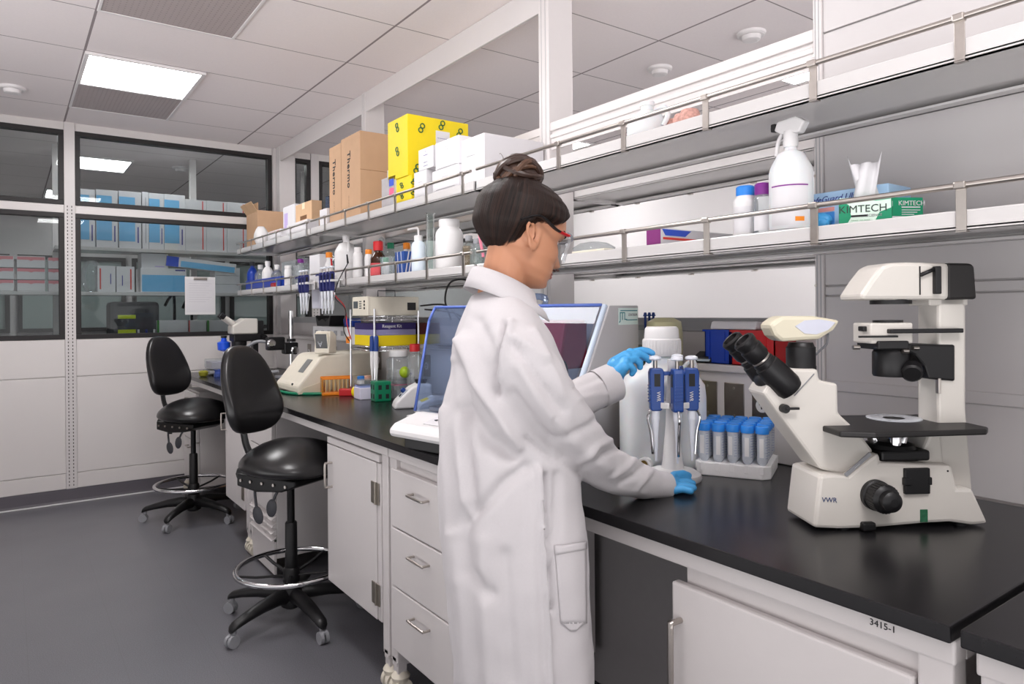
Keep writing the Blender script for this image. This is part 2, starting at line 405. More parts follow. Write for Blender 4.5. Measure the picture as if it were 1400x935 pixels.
# ------------------------------------------------------------------ bench, rack and shelves
BX, BT = 1.075, .914
topm = mat('black_resin_top', '#1b1a1c', .26, var=.12, scale=140, spec=.45)
t = MB().box(BX, 1.85, .443, 5.885, BT - .026, BT, .003).build('lab_worktop', topm); tag(t, 'long matt black worktop running from the near seam to the window wall', 'worktop')
t = MB().box(BX, 1.85, -1.4, .431, BT - .026, BT, .003).build('lab_worktop', topm); tag(t, 'black worktop piece across the seam in the bottom right corner', 'worktop')
def bench_frame(y0, y1, label):
    t = thing('bench_frame', label, 'bench frame', (0, 0, 0), 0, 'white steel bench frames')
    a = MB().box(BX + .022, BX + .062, y0, y1, .848, BT - .027, .004)
    a.box(1.79, 1.83, y0, y1, .848, BT - .027, .004).box(BX + .062, 1.79, y0, y0 + .04, .848, BT - .027).box(BX + .062, 1.79, y1 - .04, y1, .848, BT - .027)
    a.build('apron', white, t)
    for y in (y0 + .004, y1 - .054):
        MB().box(BX + .026, BX + .071, y, y + .05, .13, .855, .004).box(BX + .031, BX + .066, y + .006, y + .044, .09, .13, .002).build('leg', white, t)
        MB().box(BX + .026, 1.83, y + .008, y + .042, .115, .15, .004).box(1.785, 1.83, y, y + .05, .09, .848, .003).build('foot_rail', white, t)
        for x in (BX + .05, 1.79):
            c = caster_big().build('caster', [cream], t); c.location = (x, y + .025, 0)
    return t
def caster_big():
    m = MB()
    for s in (-1, 1): m.cyl((0.0, s * .006, .035), (0.0, s * .026, .035), .035, seg=20)
    m.lathe([(.03, .06), (.034, .075), (.02, .095)], 16)
    m.box(-.03, .03, -.006, .006, .02, .08, .005); return m
bench_frame(.446, 2.288, 'white bench frame with label 3415-1 under the near worktop')
bench_frame(2.296, 4.09, 'white bench frame at the second stool bay')
bench_frame(4.098, 5.88, 'white bench frame farthest away next to the window wall')
bench_frame(-1.4, .42, 'white bench frame at the extreme right edge')
textmesh('3415-1', .0145, ink, 'bench_number', D.objects['bench_frame'], frame((BX + .0215, .548, .871), (0, -1, 0), (0, 0, 1)))
shadowgap = mat('plinth_grey', '#6f6b6d', .5)
def handle_h(y, x, z, l=.1, p=None):
    m = MB(); m.tube(spline([(x, y - l / 2, z), (x - .022, y - l / 2, z), (x - .026, y - l / 2 + .008, z), (x - .026, y + l / 2 - .008, z), (x - .022, y + l / 2, z), (x, y + l / 2, z)], 4), .0045, 8)
    return m.build('handle', steel, p)
def handle_v(y, x, z, l=.1, p=None, r=.0048):
    m = MB(); m.tube(spline([(x, y, z - l / 2), (x - .026, y, z - l / 2), (x - .031, y, z - l / 2 + .008), (x - .031, y, z + l / 2 - .008), (x - .026, y, z + l / 2), (x, y, z + l / 2)], 4), r, 8)
    return m.build('handle', steel, p)
def cab_body(t, y0, y1, z0, z1, x0=1.118, x1=1.66):
    MB().box(x0, x1, y0 + .003, y1 - .003, z0, z1, .002).build('body', white, t)
CX = 1.094
# three drawer unit behind the woman
t = thing('drawer_cabinet', 'white three drawer cabinet directly behind the lab coat', 'cabinet', group='white bench cabinets')
cab_body(t, 1.82, 2.262, .17, .845)
for z0, z1 in ((.613, .816), (.405, .609), (.18, .401)):
    d = MB().box(CX, CX + .022, 1.824, 2.26, z0, z1, .004).build('drawer', white, t); handle_h(2.04, CX, z1 - .06, .105, d)
# door unit next to the second stool
t = thing('door_cabinet', 'white cabinet with hinged door between the nearer stool and the drawers', 'cabinet', group='white bench cabinets')
cab_body(t, 2.36, 2.875, .225, .845)
d = MB().box(CX, CX + .022, 2.385, 2.87, .235, .812, .003).build('door', white, t); handle_v(2.815, CX, .69, .1, d)
MB().box(CX, CX + .022, 2.36, 2.87, .816, .843, .003).build('top_rail', white, t)
MB().box(CX + .004, CX + .024, 2.352, 2.382, .235, .812, .002).build('stile', white, t)
hingem = mat('hinge_nickel', '#9b948a', .38, metal=.9)
for z in (.70, .33):
    MB().box(CX - .003, CX + .001, 2.36, 2.425, z - .04, z + .04, .001).cyl((CX - .004, 2.384, z - .04), (CX - .004, 2.384, z + .04), .005, seg=10).build('hinge', hingem, t)
# cupboard under the near worktop
t = thing('door_cabinet', 'white cabinet with long vertical bar handle under the near right worktop', 'cabinet', group='white bench cabinets')
cab_body(t, .49, .955, .17, .845)
d = MB().box(CX, CX + .022, .503, .972, .18, .812, .005).build('door', white, t); handle_v(.948, CX, .66, .16, d, .006)
# cupboard at the right edge
t = thing('door_cabinet', 'white cabinet edge showing under the corner worktop at the right edge', 'cabinet', group='white bench cabinets')
cab_body(t, -.2, .40, .17, .845); MB().box(CX, CX + .022, -.19, .385, .18, .845, .004).build('door', white, t)
# drawer pedestal with louvred plinth in the middle of the bench
t = thing('drawer_pedestal', 'white drawer pedestal with ribbed base behind the nearer stool post', 'cabinet', (0, 0, 0), group='white bench cabinets')
cab_body(t, 3.64, 4.05, .10, .845)
for z0, z1 in ((.66, .835), (.50, .655), (.335, .495)):
    d = MB().box(CX, CX + .022, 3.645, 4.045, z0, z1, .003).build('drawer', white, t); handle_h(3.845, CX, z1 - .05, .1, d)
lv = MB()
for k in range(4): lv.prism([(CX - .004, .30 - k * .035), (CX + .022, .32 - k * .035), (CX + .022, .292 - k * .035)], 3.645, 4.045, 'y')
lv.box(CX + .01, CX + .022, 3.645, 4.045, .02, .2).build('louvre_plinth', white, t)
# cupboard beyond, by the farther stool
t = thing('door_cabinet', 'white cabinet with hinged door and wire handle between the two stools', 'cabinet', group='white bench cabinets')
cab_body(t, 4.16, 4.59, .225, .845)
d = MB().box(CX, CX + .022, 4.165, 4.585, .235, .838, .003).build('door', white, t); handle_v(4.56, CX, .70, .1, d)
MB().box(CX - .003, CX + .001, 4.165, 4.22, .29, .37, .001).build('hinge', hingem, t)
# far drawer unit
t = thing('drawer_cabinet', 'white drawer cabinet on castors at the far end beside the window wall', 'cabinet', group='white bench cabinets')
cab_body(t, 5.42, 5.86, .11, .80)
for z0, z1 in ((.66, .79), (.44, .655), (.12, .435)):
    d = MB().box(CX, CX + .022, 5.425, 5.855, z0, z1, .003).build('drawer', white, t); handle_h(5.64, CX, z1 - .05, .1, d)
# knee space backs and a crate on the floor
tag(MB().box(1.70, 1.72, -1.4, 5.88, .04, .845).build('modesty_panel', mat('knee_panel_grey', '#8f8b8c', .5)), 'grey back panel closing the knee spaces under the bench', 'panel')
tag(MB().box(1.38, 1.62, 4.75, 5.3, .0, .22, .004).build('storage_crate', card), 'brown box on the floor under the bench behind the far stool', 'box')
ob = thing('outlet_box', 'dark socket box on the knee space panel above the nearer seat', 'socket', (1.70, 3.15, .70)); MB().box(-.03, 0, -.05, .05, -.04, .04, .004).build('housing', dgrey, ob); MB().box(-.032, -.03, -.03, .03, -.02, .02).build('face', greyp, ob)
greyl = mat('rail_grey', '#a9a9ab', .4)
# ---- rack posts
def rack_post(y, label, w=.068, x0=1.856, x1=1.99, z1=ZC):
    t = thing('rack_post', label, 'post', (0, y, 0), 0, 'white rack posts')
    MB().box(x0, x1, -w / 2, w / 2, 0, z1, .003).build('column', white, t)
    for q in (-.2, .2): MB().box(x0 - .0012, x0 + .001, w * q - .0012, w * q + .0012, .95, z1 - .01).build('groove', greyl, t)
    for z in (1.245, 1.43, 1.74, 2.08): MB().cyl((x0 - .002, w * .36, z), (x0 + .002, w * .36, z), .004, seg=10).build('screw', steel, t)
    return t
rack_post(1.096, 'slim white rack post left of the glove and tissue boxes', .026)
rack_post(2.335, 'tall white rack post rising to the ceiling behind the hair bun')
rack_post(4.195, 'white rack post rising behind the large brown carton', .06)
rack_post(5.95, 'white rack post at the end of the shelves against the window wall', .09)
rack_post(.45, 'white rack post outside the right edge', .06)
# panels on the near bay and low panels on the others
pl = MB(); y0, y1 = -1.4, 1.083
for a, b in ((BT + .001, 1.152), (1.156, 1.398), (1.402, 1.426), (1.43, 2.135), (2.14, ZC)): pl.box(1.864, 1.876, y0, y1, a, b, .002)
pl.box(1.858, 1.864, y0, y1, 1.135, 1.165, .003).box(1.8755, 1.879, y0, y1, BT, ZC)
struct('trim_3', pl, frostw)
def raceway(y0, y1, label):
    t = thing('service_raceway', label, 'raceway', (0, 0, 0), 0, 'white service raceways')
    MB().box(1.815, 1.855, y0, y1, BT + .001, 1.17, .004).box(1.80, 1.99, y0, y1, 1.17, 1.193, .004).box(1.86, 1.985, y0, y1, BT, 1.17).build('trunking', white, t)
    MB().box(1.93, 1.975, y0, y1, 1.29, 1.337, .003).build('grey_rail', greyl, t)
    MB().box(1.935, 1.965, y0, y1, 1.193, 1.29, .002).build('upstand', white, t)
    return t
rw = [raceway(1.112, 2.30, 'white service raceway with steel outlet plates behind the large jug'), raceway(2.37, 4.16, 'white service raceway behind the wire rack and beige imager'), raceway(4.23, 5.9, 'white service raceway at the far end behind the stereo microscope')]
plate = mat('outlet_steel', '#a8a199', .32, metal=1, var=.08, scale=25)
def outlet(y, z, socket, label):
    t = thing('outlet_plate', label, 'outlet', (1.815, y, z), 0, 'steel outlet plates')
    MB().box(-.004, 0, -.036, .036, -.058, .058, .002).build('plate', plate, t)
    for dz in (-.042, .042): MB().cyl((-.006, 0, dz), (-.003, 0, dz), .004, seg=10).build('screw', steel, t)
    if socket:
        MB().lathe([(.02, 0), (.02, .003)], 20, tr(-.004, 0, -.002) @ rot(-pi / 2, 'Y')).build('socket_face', plasticw, t)
        s = MB()
        for a, b in ((-.006, .004), (.006, .004), (0, -.008)): s.box(-.0085, -.006, a - .0015, a + .0015, b - .004, b + .004)
        s.build('socket_slot', ink, t)
    return t
outlet(1.452, 1.08, False, 'blank steel outlet plate nearest the large jug')
outlet(1.352, 1.08, False, 'blank steel outlet plate in the middle, beside the socket')
outlet(1.252, 1.08, True, 'steel plate with a white socket beside the microscope tube')
for y in (2.75, 3.3, 3.9, 4.6, 5.1): outlet(y, 1.08, True, 'steel socket plate on the far part of the raceway')
# header strip and spine beam
tag(MB().box(1.858, 1.872, 2.37, 4.165, 2.645, ZC - .002, .002).build('header_panel', white), 'glossy white strip under the ceiling between the two middle posts', 'panel')
tag(MB().box(1.858, 1.872, 4.226, 5.90, 2.645, ZC - .002, .002).build('header_panel', white), 'glossy white strip under the ceiling next to the window wall', 'panel')
bm_ = MB().box(1.862, 1.882, 1.11, 2.302, 2.124, 2.160, .003).box(1.872, 1.882, 1.11, 2.302, 2.108, 2.126).box(1.862, 1.882, 1.11, 2.302, 2.092, 2.110, .003).box(1.868, 1.874, 1.11, 2.302, 2.045, 2.094)
tag(bm_.build('rack_beam', white), 'double white beam spanning between the posts over the top shelf', 'beam')
bm_ = MB().box(1.875, 1.895, 2.37, 4.165, 2.124, 2.160, .003).box(1.880, 1.89, 2.37, 4.165, 2.108, 2.126).box(1.875, 1.895, 2.37, 4.165, 2.092, 2.110, .003)
tag(bm_.build('rack_beam', white), 'white beam behind the white boxes left of the tall post', 'beam')
# shelves
shelfm = mat('shelf_enamel', '#c6c3c2', .13, var=.01)
def shelf(y0, y1, zb, zt, railz, side, label, group='white rack shelves', first=0.0):
    t = thing('rack_shelf', label, 'shelf', (0, 0, 0), 0, group)
    xf, xb = (1.503, 1.85) if side < 0 else (2.315, 1.995)
    d = 1 if side < 0 else -1
    m = MB()
    m.box(xf, xf + d * .02, y0, y1, zb, zt, .003)
    m.box(xb, xb - d * .014, y0, y1, zb, zt, .003)
    m.box(xf, xf + d * .06, y0, y1, zb, zb + .006); m.box(xb, xb - d * .045, y0, y1, zb, zb + .006)
    m.box(xf + d * .015, xb - d * .01, y0, y1, zb + .014, zt - .0006); m.box(xf + d * .01, xb - d * .01, y0, y0 + .008, zb, zt); m.box(xf + d * .01, xb - d * .01, y1 - .008, y1, zb, zt)
    m.build('tray', shelfm, t)
    MB().cyl((xf - d * .004, y0 + .012, railz), (xf - d * .004, y1 - .012, railz), .0062, seg=10).build('guard_rail', steel, t)
    y = .592 + .3048 * math.ceil((y0 - .592) / .3048)
    if side > 0: y += .12
    while y < y1:
        MB().box(xf - d * .004, xf - d * .001, y - .0095, y + .0095, zb - .004, railz + .004, .0008).box(xf - d * .013, xf + d * .005, y - .011, y + .011, railz - .0075, railz + .0075, .003).box(xf - d * .004, xf + d * .012, y - .0095, y + .0095, zb - .005, zb - .002).build('bracket', steel, t)
        y += .3048
    return t
SH = {}
for nm, y0, y1 in (('near', .46, 2.325), ('mid', 2.345, 4.185), ('far', 4.205, 5.88), ('out', -1.4, .44)):
    pos = {'near': 'nearest bay above the microscope', 'mid': 'middle bay', 'far': 'far bay next to the windows', 'out': 'bay beyond the right edge'}[nm]
    SH[nm + 't'] = shelf(y0, y1, 1.845, 1.885, 1.925, -1, 'white upper shelf with steel guard rail in the ' + pos)
    SH[nm + 'l'] = shelf(y0, y1, 1.515, 1.553, 1.600, -1, 'white lower shelf with steel guard rail in the ' + pos)
ob = {'near': 'seen across the gap behind the nearest bay', 'mid': 'seen across the gap behind the middle bay', 'far': 'seen behind the far bay'}
for nm, y0, y1 in (('near', .46, 2.325), ('mid', 2.345, 4.185), ('far', 4.205, 5.88)):
    shelf(y0, y1, 1.85, 1.89, 1.93, 1, 'upper shelf of the opposite bench ' + ob[nm], 'opposite bench shelves')
    shelf(y0, y1, 1.515, 1.553, 1.600, 1, 'lower shelf of the opposite bench ' + ob[nm], 'opposite bench shelves')
ST, SL = 1.8855, 1.5535     # resting heights on the upper and lower shelf
tag(MB().box(2.0, 2.75, .443, 5.885, BT - .026, BT, .003).build('lab_worktop', topm), 'black worktop of the opposite bench beyond the rack', 'worktop')
tag(MB().box(2.0, 2.72, .46, 5.86, 0, BT - .027, .003).build('base_cabinets', white), 'white cabinets under the opposite bench beyond the rack', 'cabinet')
# ------------------------------------------------------------------ lab stools
leather = mat('black_vinyl', '#1a191a', .3, var=.12, scale=60, bump=.05, spec=.6)
def sup(a, e):
    return (abs(cos(a)) ** e * (1 if cos(a) >= 0 else -1), abs(sin(a)) ** e * (1 if sin(a) >= 0 else -1))
def stool(loc, rz, phase, label):
    t = thing('lab_stool', label, 'stool', loc, rz, 'black lab stools')
    # seat: domed cushion with waterfall front and a raised rear
    m = MB(); rings = []; N = 40
    for i in range(15):
        th = -pi / 2 + pi * i / 14; cz = sin(th); rr = max(abs(cos(th)), .02) ** .55
        ring = []
        for k in range(N):
            a = 2 * pi * k / N; x, y = sup(a, .8); x *= .225 * rr; y *= (.225 + .02 * x / .225) * rr
            z = .042 * cz if cz < 0 else .06 * cz
            dz = .035 * (1 - (x / .225) ** 2) * max(cz, 0) + .015 * max(cz, 0) * cos(y / .225 * pi) - .045 * max(0, x / .225 - .45) ** 2
            ring.append(Vector((x + .02, y, .70 + z + dz)))
        rings.append(ring)
    m.loft(rings).build('seat', leather, t, sharp=80)
    # pan and tilt mechanism
    m = MB().box(-.16, .13, -.10, .10, .632, .652, .006).prism([(-.20, .655), (-.20, .60), (-.08, .585), (.07, .60), (.15, .63), (.15, .655)], -.125, .125, 'y', bev=.006)
    me = m.build('mechanism', blackm, t)
    for x, y in ((-.17, -.127), (-.11, -.127), (-.04, -.127), (.03, -.127), (.10, -.127)):
        MB().cyl((x, y - .004, .628), (x, y + .002, .628), .0065, seg=10).build('bolt', steel, me)
    # back support
    m = MB(); rings = []
    H0, H1 = .815, 1.215
    for i in range(17):
        th = -pi / 2 + pi * i / 16; s_ = sin(th); ring = []
        zc = (H0 + H1) / 2 + (H1 - H0) / 2 * (abs(s_) ** .8 * (1 if s_ > 0 else -1)); w = (.150 - .020 * s_ - .014 * max(s_, 0)) * max(abs(cos(th)), .03) ** .62; tk = .042 * max(abs(cos(th)), .05) ** .5
        for k in range(28):
            a = 2 * pi * k / 28; cx, cy = sup(a, .75); y = cy * w; x = cx * tk
            x += -.245 - .085 * (zc - H0) / (H1 - H0) + .035 * (y / .15) ** 2 + .028 * math.exp(-((zc - .93) / .1) ** 2) * (1 if cx > 0 else .3)
            ring.append(Vector((x, y, zc)))
        rings.append(ring)
    b = m.loft(rings).build('backrest', leather, t, sharp=80)
    pts = [( -.288 - .085 * .5 - .004, 0, 1.0), (-.295, 0, .90), (-.30, 0, .83), (-.285, 0, .76), (-.25, 0, .70), (-.232, 0, .65), (-.23, 0, .55)]
    MB().tube(spline(pts, 5), .022, 10, flat=.4, up=(0, 1, 0)).build('back_bar', blackm, t)
    m = MB().box(-.25, -.16, -.03, .03, .605, .65, .006); m.build('bar_socket', blackm, t)
    kn = MB(); kn.lathe([(.024, 0), (.034, .008), (.034, .026), (.026, .036)], 8, tr(-.262, -.02, .63) @ rot(pi / 2, 'X'), smooth=False); kn.cyl((-.262, -.02, .63), (-.23, .01, .63), .008)
    kn.build('adjust_knob', black, t)
    # paddles
    for (x, y, an, ln) in ((-.10, -.11, -.35, .085), (.04, -.11, .25, .04)):
        q = tr(x, y, .60) @ rot(an, 'Y')
        p = MB(); p.tube([(0, 0, .01), (0, -.012, -ln * .4), (0, -.02, -ln)], .006, 8); p.ell((0, -.022, -ln - .032), (.03, .009, .04), 16, 8); p.xf(q)
        p.build('lever', dgrey, t)
    # column
    MB().cyl((0, 0, .40), (0, 0, .60), .0165, seg=20).build('gas_rod', blackm, t)
    MB().lathe([(.026, .17), (.028, .18), (.026, .43), (.022, .436)], 20).build('column_sleeve', black, t)
    # foot ring
    rg = MB(); rg.tube([(.235 * cos(2 * pi * k / 48), .235 * sin(2 * pi * k / 48), .235) for k in range(48)], .0115, 10, closed=True); r_ = rg.build('foot_ring', chrome, t)
    for k in range(5):
        a = 2 * pi * k / 5 + .4; MB().tube([(.03 * cos(a), .03 * sin(a), .20), (.15 * cos(a), .15 * sin(a), .215), (.232 * cos(a), .232 * sin(a), .235)], .009, 8, flat=.6).build('spoke', black, r_)
    MB().lathe([(.036, .17), (.038, .18), (.036, .225), (.03, .235)], 20).build('ring_hub', black, t)
    # five arm base with castors
    MB().lathe([(.03, .055), (.045, .065), (.05, .13), (.036, .165)], 20).build('base_hub', black, t)
    for k in range(5):
        a = phase - rz + 2 * pi * k / 5; q = rot(a, 'Z')
        l = MB(); l.loft([[q @ Vector((x, s_ * cos(2 * pi * j / 12), z + h_ * sin(2 * pi * j / 12))) for j in range(12)] for x, z, s_, h_ in ((.02, .11, .03, .035), (.08, .118, .032, .032), (.16, .112, .03, .026), (.24, .098, .027, .02), (.295, .085, .025, .017), (.312, .076, .02, .014), (.318, .068, .012, .008))])
        o = l.build('base_leg', black, t, sharp=80)
        cm = MB(); cx = .298
        cm.cyl((cx, 0, .05), (cx, 0, .082), .009)
        for s_ in (-1, 1): cm.cyl((cx + .012, s_ * .004, .026), (cx + .012, s_ * .018, .026), .026, seg=20)
        cm.prism([(cx - .012, .03), (cx + .0, .058), (cx + .03, .05), (cx + .03, .04), (cx + .008, .03)], -.004, .004, 'y')
        cm.xf(q); cm.build('caster', greyp, o)
    return t
stool((1.02, 3.12, 0), R(-64), R(-157), 'black vinyl lab stool nearest the camera, in front of the knee space')
stool((1.0, 5.05, 0), R(-62), R(-131), 'black vinyl lab stool farther away, near the window wall')
# ------------------------------------------------------------------ the person at the bench
from mathutils.bvhtree import BVHTree
RV = Vector((cos(YAW), -sin(YAW), 0)); FV = Vector((sin(YAW), cos(YAW), 0)); ZV = Vector((0, 0, 1))
def PX(px, py, d):
    """point at depth d that the lens sees at (px, py)"""
    v = Vector(((px - 700) / F, (py - CY) / F, 1)); q = CM.transposed() @ v
    return Vector((0, 0, H)) + q * d
P0 = FV * 1.5
skin = mat('skin', '#b98365', .48, var=.03, scale=40, sss=.12)
lipm = mat('lips', '#a8635a', .42, sss=.1)
coatm = mat('coat_cotton', '#c2bec0', .8, var=.015, scale=220, bump=.12)
glovem = mat('nitrile_glove', '#4aa3de', .42, var=.05, scale=120, bump=.15)
trous = mat('dark_trousers', '#2a2b33', .8)
def hair_mat():
    m = D.materials.new('dark_hair'); m.use_nodes = True; nt = m.node_tree; p = nt.nodes['Principled BSDF']
    tc = nt.nodes.new('ShaderNodeTexCoord'); mp = nt.nodes.new('ShaderNodeAttribute'); mp.attribute_name = 'strand'
    nz = nt.nodes.new('ShaderNodeTexNoise'); nz.inputs['Scale'].default_value = 1.0; nz.inputs['Detail'].default_value = 5; nz.inputs['Roughness'].default_value = .65
    nt.links.new(mp.outputs['Vector'], nz.inputs['Vector'])
    cr = nt.nodes.new('ShaderNodeValToRGB'); e = cr.color_ramp.elements; e[0].position = .35; e[0].color = rgb('#0a0706'); e[1].position = .82; e[1].color = rgb('#3a2720')
    nt.links.new(nz.outputs['Fac'], cr.inputs[0]); nt.links.new(cr.outputs[0], p.inputs['Base Color']); p.inputs['Roughness'].default_value = .48; p.inputs['Specular IOR Level'].default_value = .2
    b = nt.nodes.new('ShaderNodeBump'); b.inputs['Strength'].default_value = .5; b.inputs['Distance'].default_value = .003
    nt.links.new(nz.outputs['Fac'], b.inputs['Height']); nt.links.new(b.outputs[0], p.inputs['Normal'])
    ea = nt.nodes.new('ShaderNodeAttribute'); ea.attribute_name = 'rise'
    ad = nt.nodes.new('ShaderNodeMath'); ad.operation = 'MULTIPLY_ADD'; ad.inputs[1].default_value = .16; ad.inputs[2].default_value = -.06; nt.links.new(nz.outputs['Fac'], ad.inputs[0])
    sb = nt.nodes.new('ShaderNodeMath'); sb.operation = 'SUBTRACT'; nt.links.new(ea.outputs['Fac'], sb.inputs[0]); nt.links.new(ad.outputs[0], sb.inputs[1])
    mr = nt.nodes.new('ShaderNodeMapRange'); mr.inputs[1].default_value = .0; mr.inputs[2].default_value = .06; nt.links.new(sb.outputs[0], mr.inputs[0]); nt.links.new(mr.outputs[0], p.inputs['Alpha']); return m
hairm = hair_mat()
bunm = mat('bun_hair', '#3a271f', .42, var=.35, scale=70, bump=.4)
bunl = mat('bun_hair_light', '#553a2a', .42, var=.3, scale=70, bump=.4)
def remesh(mb, vox, smooth=3, name='tmp'):
    o = mb.build(name, skin, fixn=True)
    r = o.modifiers.new('r', 'REMESH'); r.mode = 'VOXEL'; r.voxel_size = vox
    s = o.modifiers.new('s', 'SMOOTH'); s.factor = .5; s.iterations = smooth
    bpy.context.view_layer.update()
    me = D.meshes.new_from_object(o.evaluated_get(bpy.context.evaluated_depsgraph_get()))
    old = o.data; D.objects.remove(o); D.meshes.remove(old); return me
def link(me, name, m, parent, root):
    if name == 'glove':
        for v in me.vertices: v.co.z = max(v.co.z, .9155)
    for v in me.vertices: v.co -= root
    me.polygons.foreach_set('use_smooth', [True] * len(me.polygons)); me.materials.clear(); me.materials.append(m); me.name = name
    o = D.objects.new(name, me); C.objects.link(o)
    if parent is not None: o.parent = parent
    return o
def capsule(mb, p0, p1, r0, r1, n=8):
    P = [Vector(p0), Vector(p1)]; d = P[1] - P[0]; L = d.length; t = d / L; pts = []; rr = []
    for i in range(5):
        a = pi / 2 * (1 - i / 4.0); pts.append(P[0] - t * r0 * sin(a)); rr.append(max(r0 * cos(a), r0 * .05))
    for i in range(5):
        a = pi / 2 * i / 4.0; pts.append(P[1] + t * r1 * sin(a)); rr.append(max(r1 * cos(a), r1 * .05))
    mb.tube(pts, rr, 14)
def finger(mb, pts, r0, r1):
    n = len(pts) - 1
    for i in range(n):
        capsule(mb, pts[i], pts[i + 1], r0 + (r1 - r0) * i / n, r0 + (r1 - r0) * (i + 1) / n)
# --- head, local: x forward, y left, z up, z=0 at the eyes
HY = R(27); HP = R(17)
fx = RV * cos(HY) + FV * sin(HY); fy = ZV.cross(fx)
headR = Matrix((fx, fy, ZV)).transposed().to_4x4() @ rot(HP, 'Y')
HC = PX(715, 318, 1.52)
HM = Matrix.Translation(HC) @ headR
def itp(tab, z):
    if z <= tab[0][0]: return tab[0][1]
    for (a, va), (b, vb) in zip(tab, tab[1:]):
        if z <= b:
            t = (z - a) / (b - a); t = t * t * (3 - 2 * t) * .5 + t * .5; return va + (vb - va) * t
    return tab[-1][1]
FRONT = [(-.112, .045), (-.106, .070), (-.098, .083), (-.088, .081), (-.078, .086), (-.070, .084), (-.062, .087), (-.05, .084), (-.03, .084), (-.005, .083), (.012, .090), (.03, .091), (.055, .086), (.07, .077), (.085, .062), (.098, .041), (.105, .021), (.108, .006)]
BACK = [(-.112, .012), (-.098, -.010), (-.08, -.035), (-.06, -.060), (-.035, -.080), (0, -.092), (.04, -.094), (.06, -.089), (.08, -.074), (.095, -.054), (.104, -.030), (.108, -.008)]
HALF = [(-.112, .014), (-.104, .030), (-.09, .044), (-.07, .056), (-.045, .064), (-.015, .069), (.02, .072), (.05, .070), (.07, .062), (.085, .050), (.098, .033), (.105, .018), (.108, .006)]
def headpt(a, z):
    p = headpt0(a, z)
    if p.z > .03: p.z = .03 + (p.z - .03) * .88
    return p
def headpt0(a, z):
    f, b, w = itp(FRONT, z), itp(BACK, z), itp(HALF, z); c = (f + b) / 2; l = (f - b) / 2
    e = .86 if z > -.05 else .95
    cx, cy = sup(a, e); x = c + l * cx; y = w * cy
    if cx > 0:
        g = lambda y0, z0, sy, sz: math.exp(-((abs(y) - y0) / sy) ** 2 - ((z - z0) / sz) ** 2)
        n = 0
        if -.055 < z < .012:                                       # nose ridge
            t = (.012 - z) / .055; ridge = .028 * min(1, t) ** 1.3 if z > -.043 else .028 * (1 - ((-.043 - z) / .012) ** 2) if z > -.055 else 0
            n += ridge * math.exp(-(y / (.008 + .007 * min(1, t))) ** 2)
        n += .006 * g(0, -.064, .016, .006) + .006 * g(0, -.075, .014, .006) - .004 * g(0, -.0695, .02, .0025)
        n -= .012 * g(.031, -.004, .014, .011); n += .005 * g(.028, -.004, .009, .006); n += .005 * g(.045, -.03, .02, .016); n += .003 * g(.025, .016, .02, .007)
        n += .005 * g(0, -.097, .016, .01)
        x += n * max(0, cx) ** .5
    return Vector((x, y, z))
def head_mesh(mb):
    NS, NZ = 72, 64; rings = []
    for i in range(NZ + 1):
        z = -.112 + .22 * i / NZ; rings.append([HM @ headpt(2 * pi * k / NS, z) for k in range(NS)])
    mb.loft(rings)
body = MB(); head_mesh(body)
def hp(x, y, z): return HM @ Vector((x, y, z))
# ears
for s_ in (-1, 1):
    q = HM @ tr(-.012, s_ * .0755, -.012) @ rot(R(-12), 'Y') @ rot(s_ * R(-22), 'Z')
    ear = [Vector((.0205 * cos(a) * (1.0 if sin(a) > -.2 else .75) - .002 * sin(a), 0, 0.0355 * sin(a))) for a in [2 * pi * k / 20 for k in range(20)]]
    body.tube([q @ v for v in ear], .0042, 8, closed=True)
    body.ell((-.004, s_ * -.011, -.003), (.013, .0065, .024), 16, 10, q); body.ell((.003, s_ * .001, -.026), (.009, .005, .009), 12, 8, q)
    body.tube([q @ Vector((.006 * cos(a) - .006, s_ * .0015, .016 * sin(a) + .002)) for a in [R(-80 + 20 * k) for k in range(12)]], .003, 8)
# neck and inner body
nk0 = PX(678, 430, 1.5); nk1 = hp(-.022, 0, -.055)
capsule(body, nk0, nk1, .050, .0455)
capsule(body, nk0 + Vector((0, 0, -.03)), PX(692, 482, 1.40), .040, .03); capsule(body, nk0 + Vector((0, 0, -.03)), PX(676, 482, 1.60), .040, .03)
capsule(body, PX(676, 490, 1.5), PX(700, 720, 1.5), .070, .08)
for d in (1.44, 1.56): capsule(body, PX(700, 745, d), PX(712, 1090, d), .07, .05); capsule(body, PX(712, 1090, d), PX(712, 1255, d), .05, .035)
SHR, ELR, WRR = PX(700, 490, 1.38), PX(786, 606, 1.475), PX(908, 664, 1.715)
SHL, ELL_, WRL = PX(684, 492, 1.62), PX(757, 560, 1.75), PX(838, 520, 1.842)
for a, b, c in ((SHR, ELR, WRR), (SHL, ELL_, WRL)):
    capsule(body, a, b, .032, .026); m_ = PX(866, 655, 1.66) if a is SHR else (b + c) / 2; capsule(body, b, m_, .024, .015); capsule(body, m_, c, .015, .013)
bme = remesh(body, .0034, 3)
woman = link(bme, 'person', skin, None, P0); woman.location = P0
tag(woman, 'person in a white lab coat, safety glasses and blue gloves standing at the bench', 'person')
for s_ in (-1, 1):
    q = HM @ tr(-.012, s_ * .0755, -.012) @ rot(R(-12), 'Y') @ rot(s_ * R(-22), 'Z')
    mb = MB(); mb.ell((.004, s_ * -.0035, -.004), (.0065, .003, .0105), 14, 8, q); mb.xf(Matrix.Translation(-P0)); mb.build('ear_hollow', mat('ear_shade_skin', '#7d4c38', .6), woman)
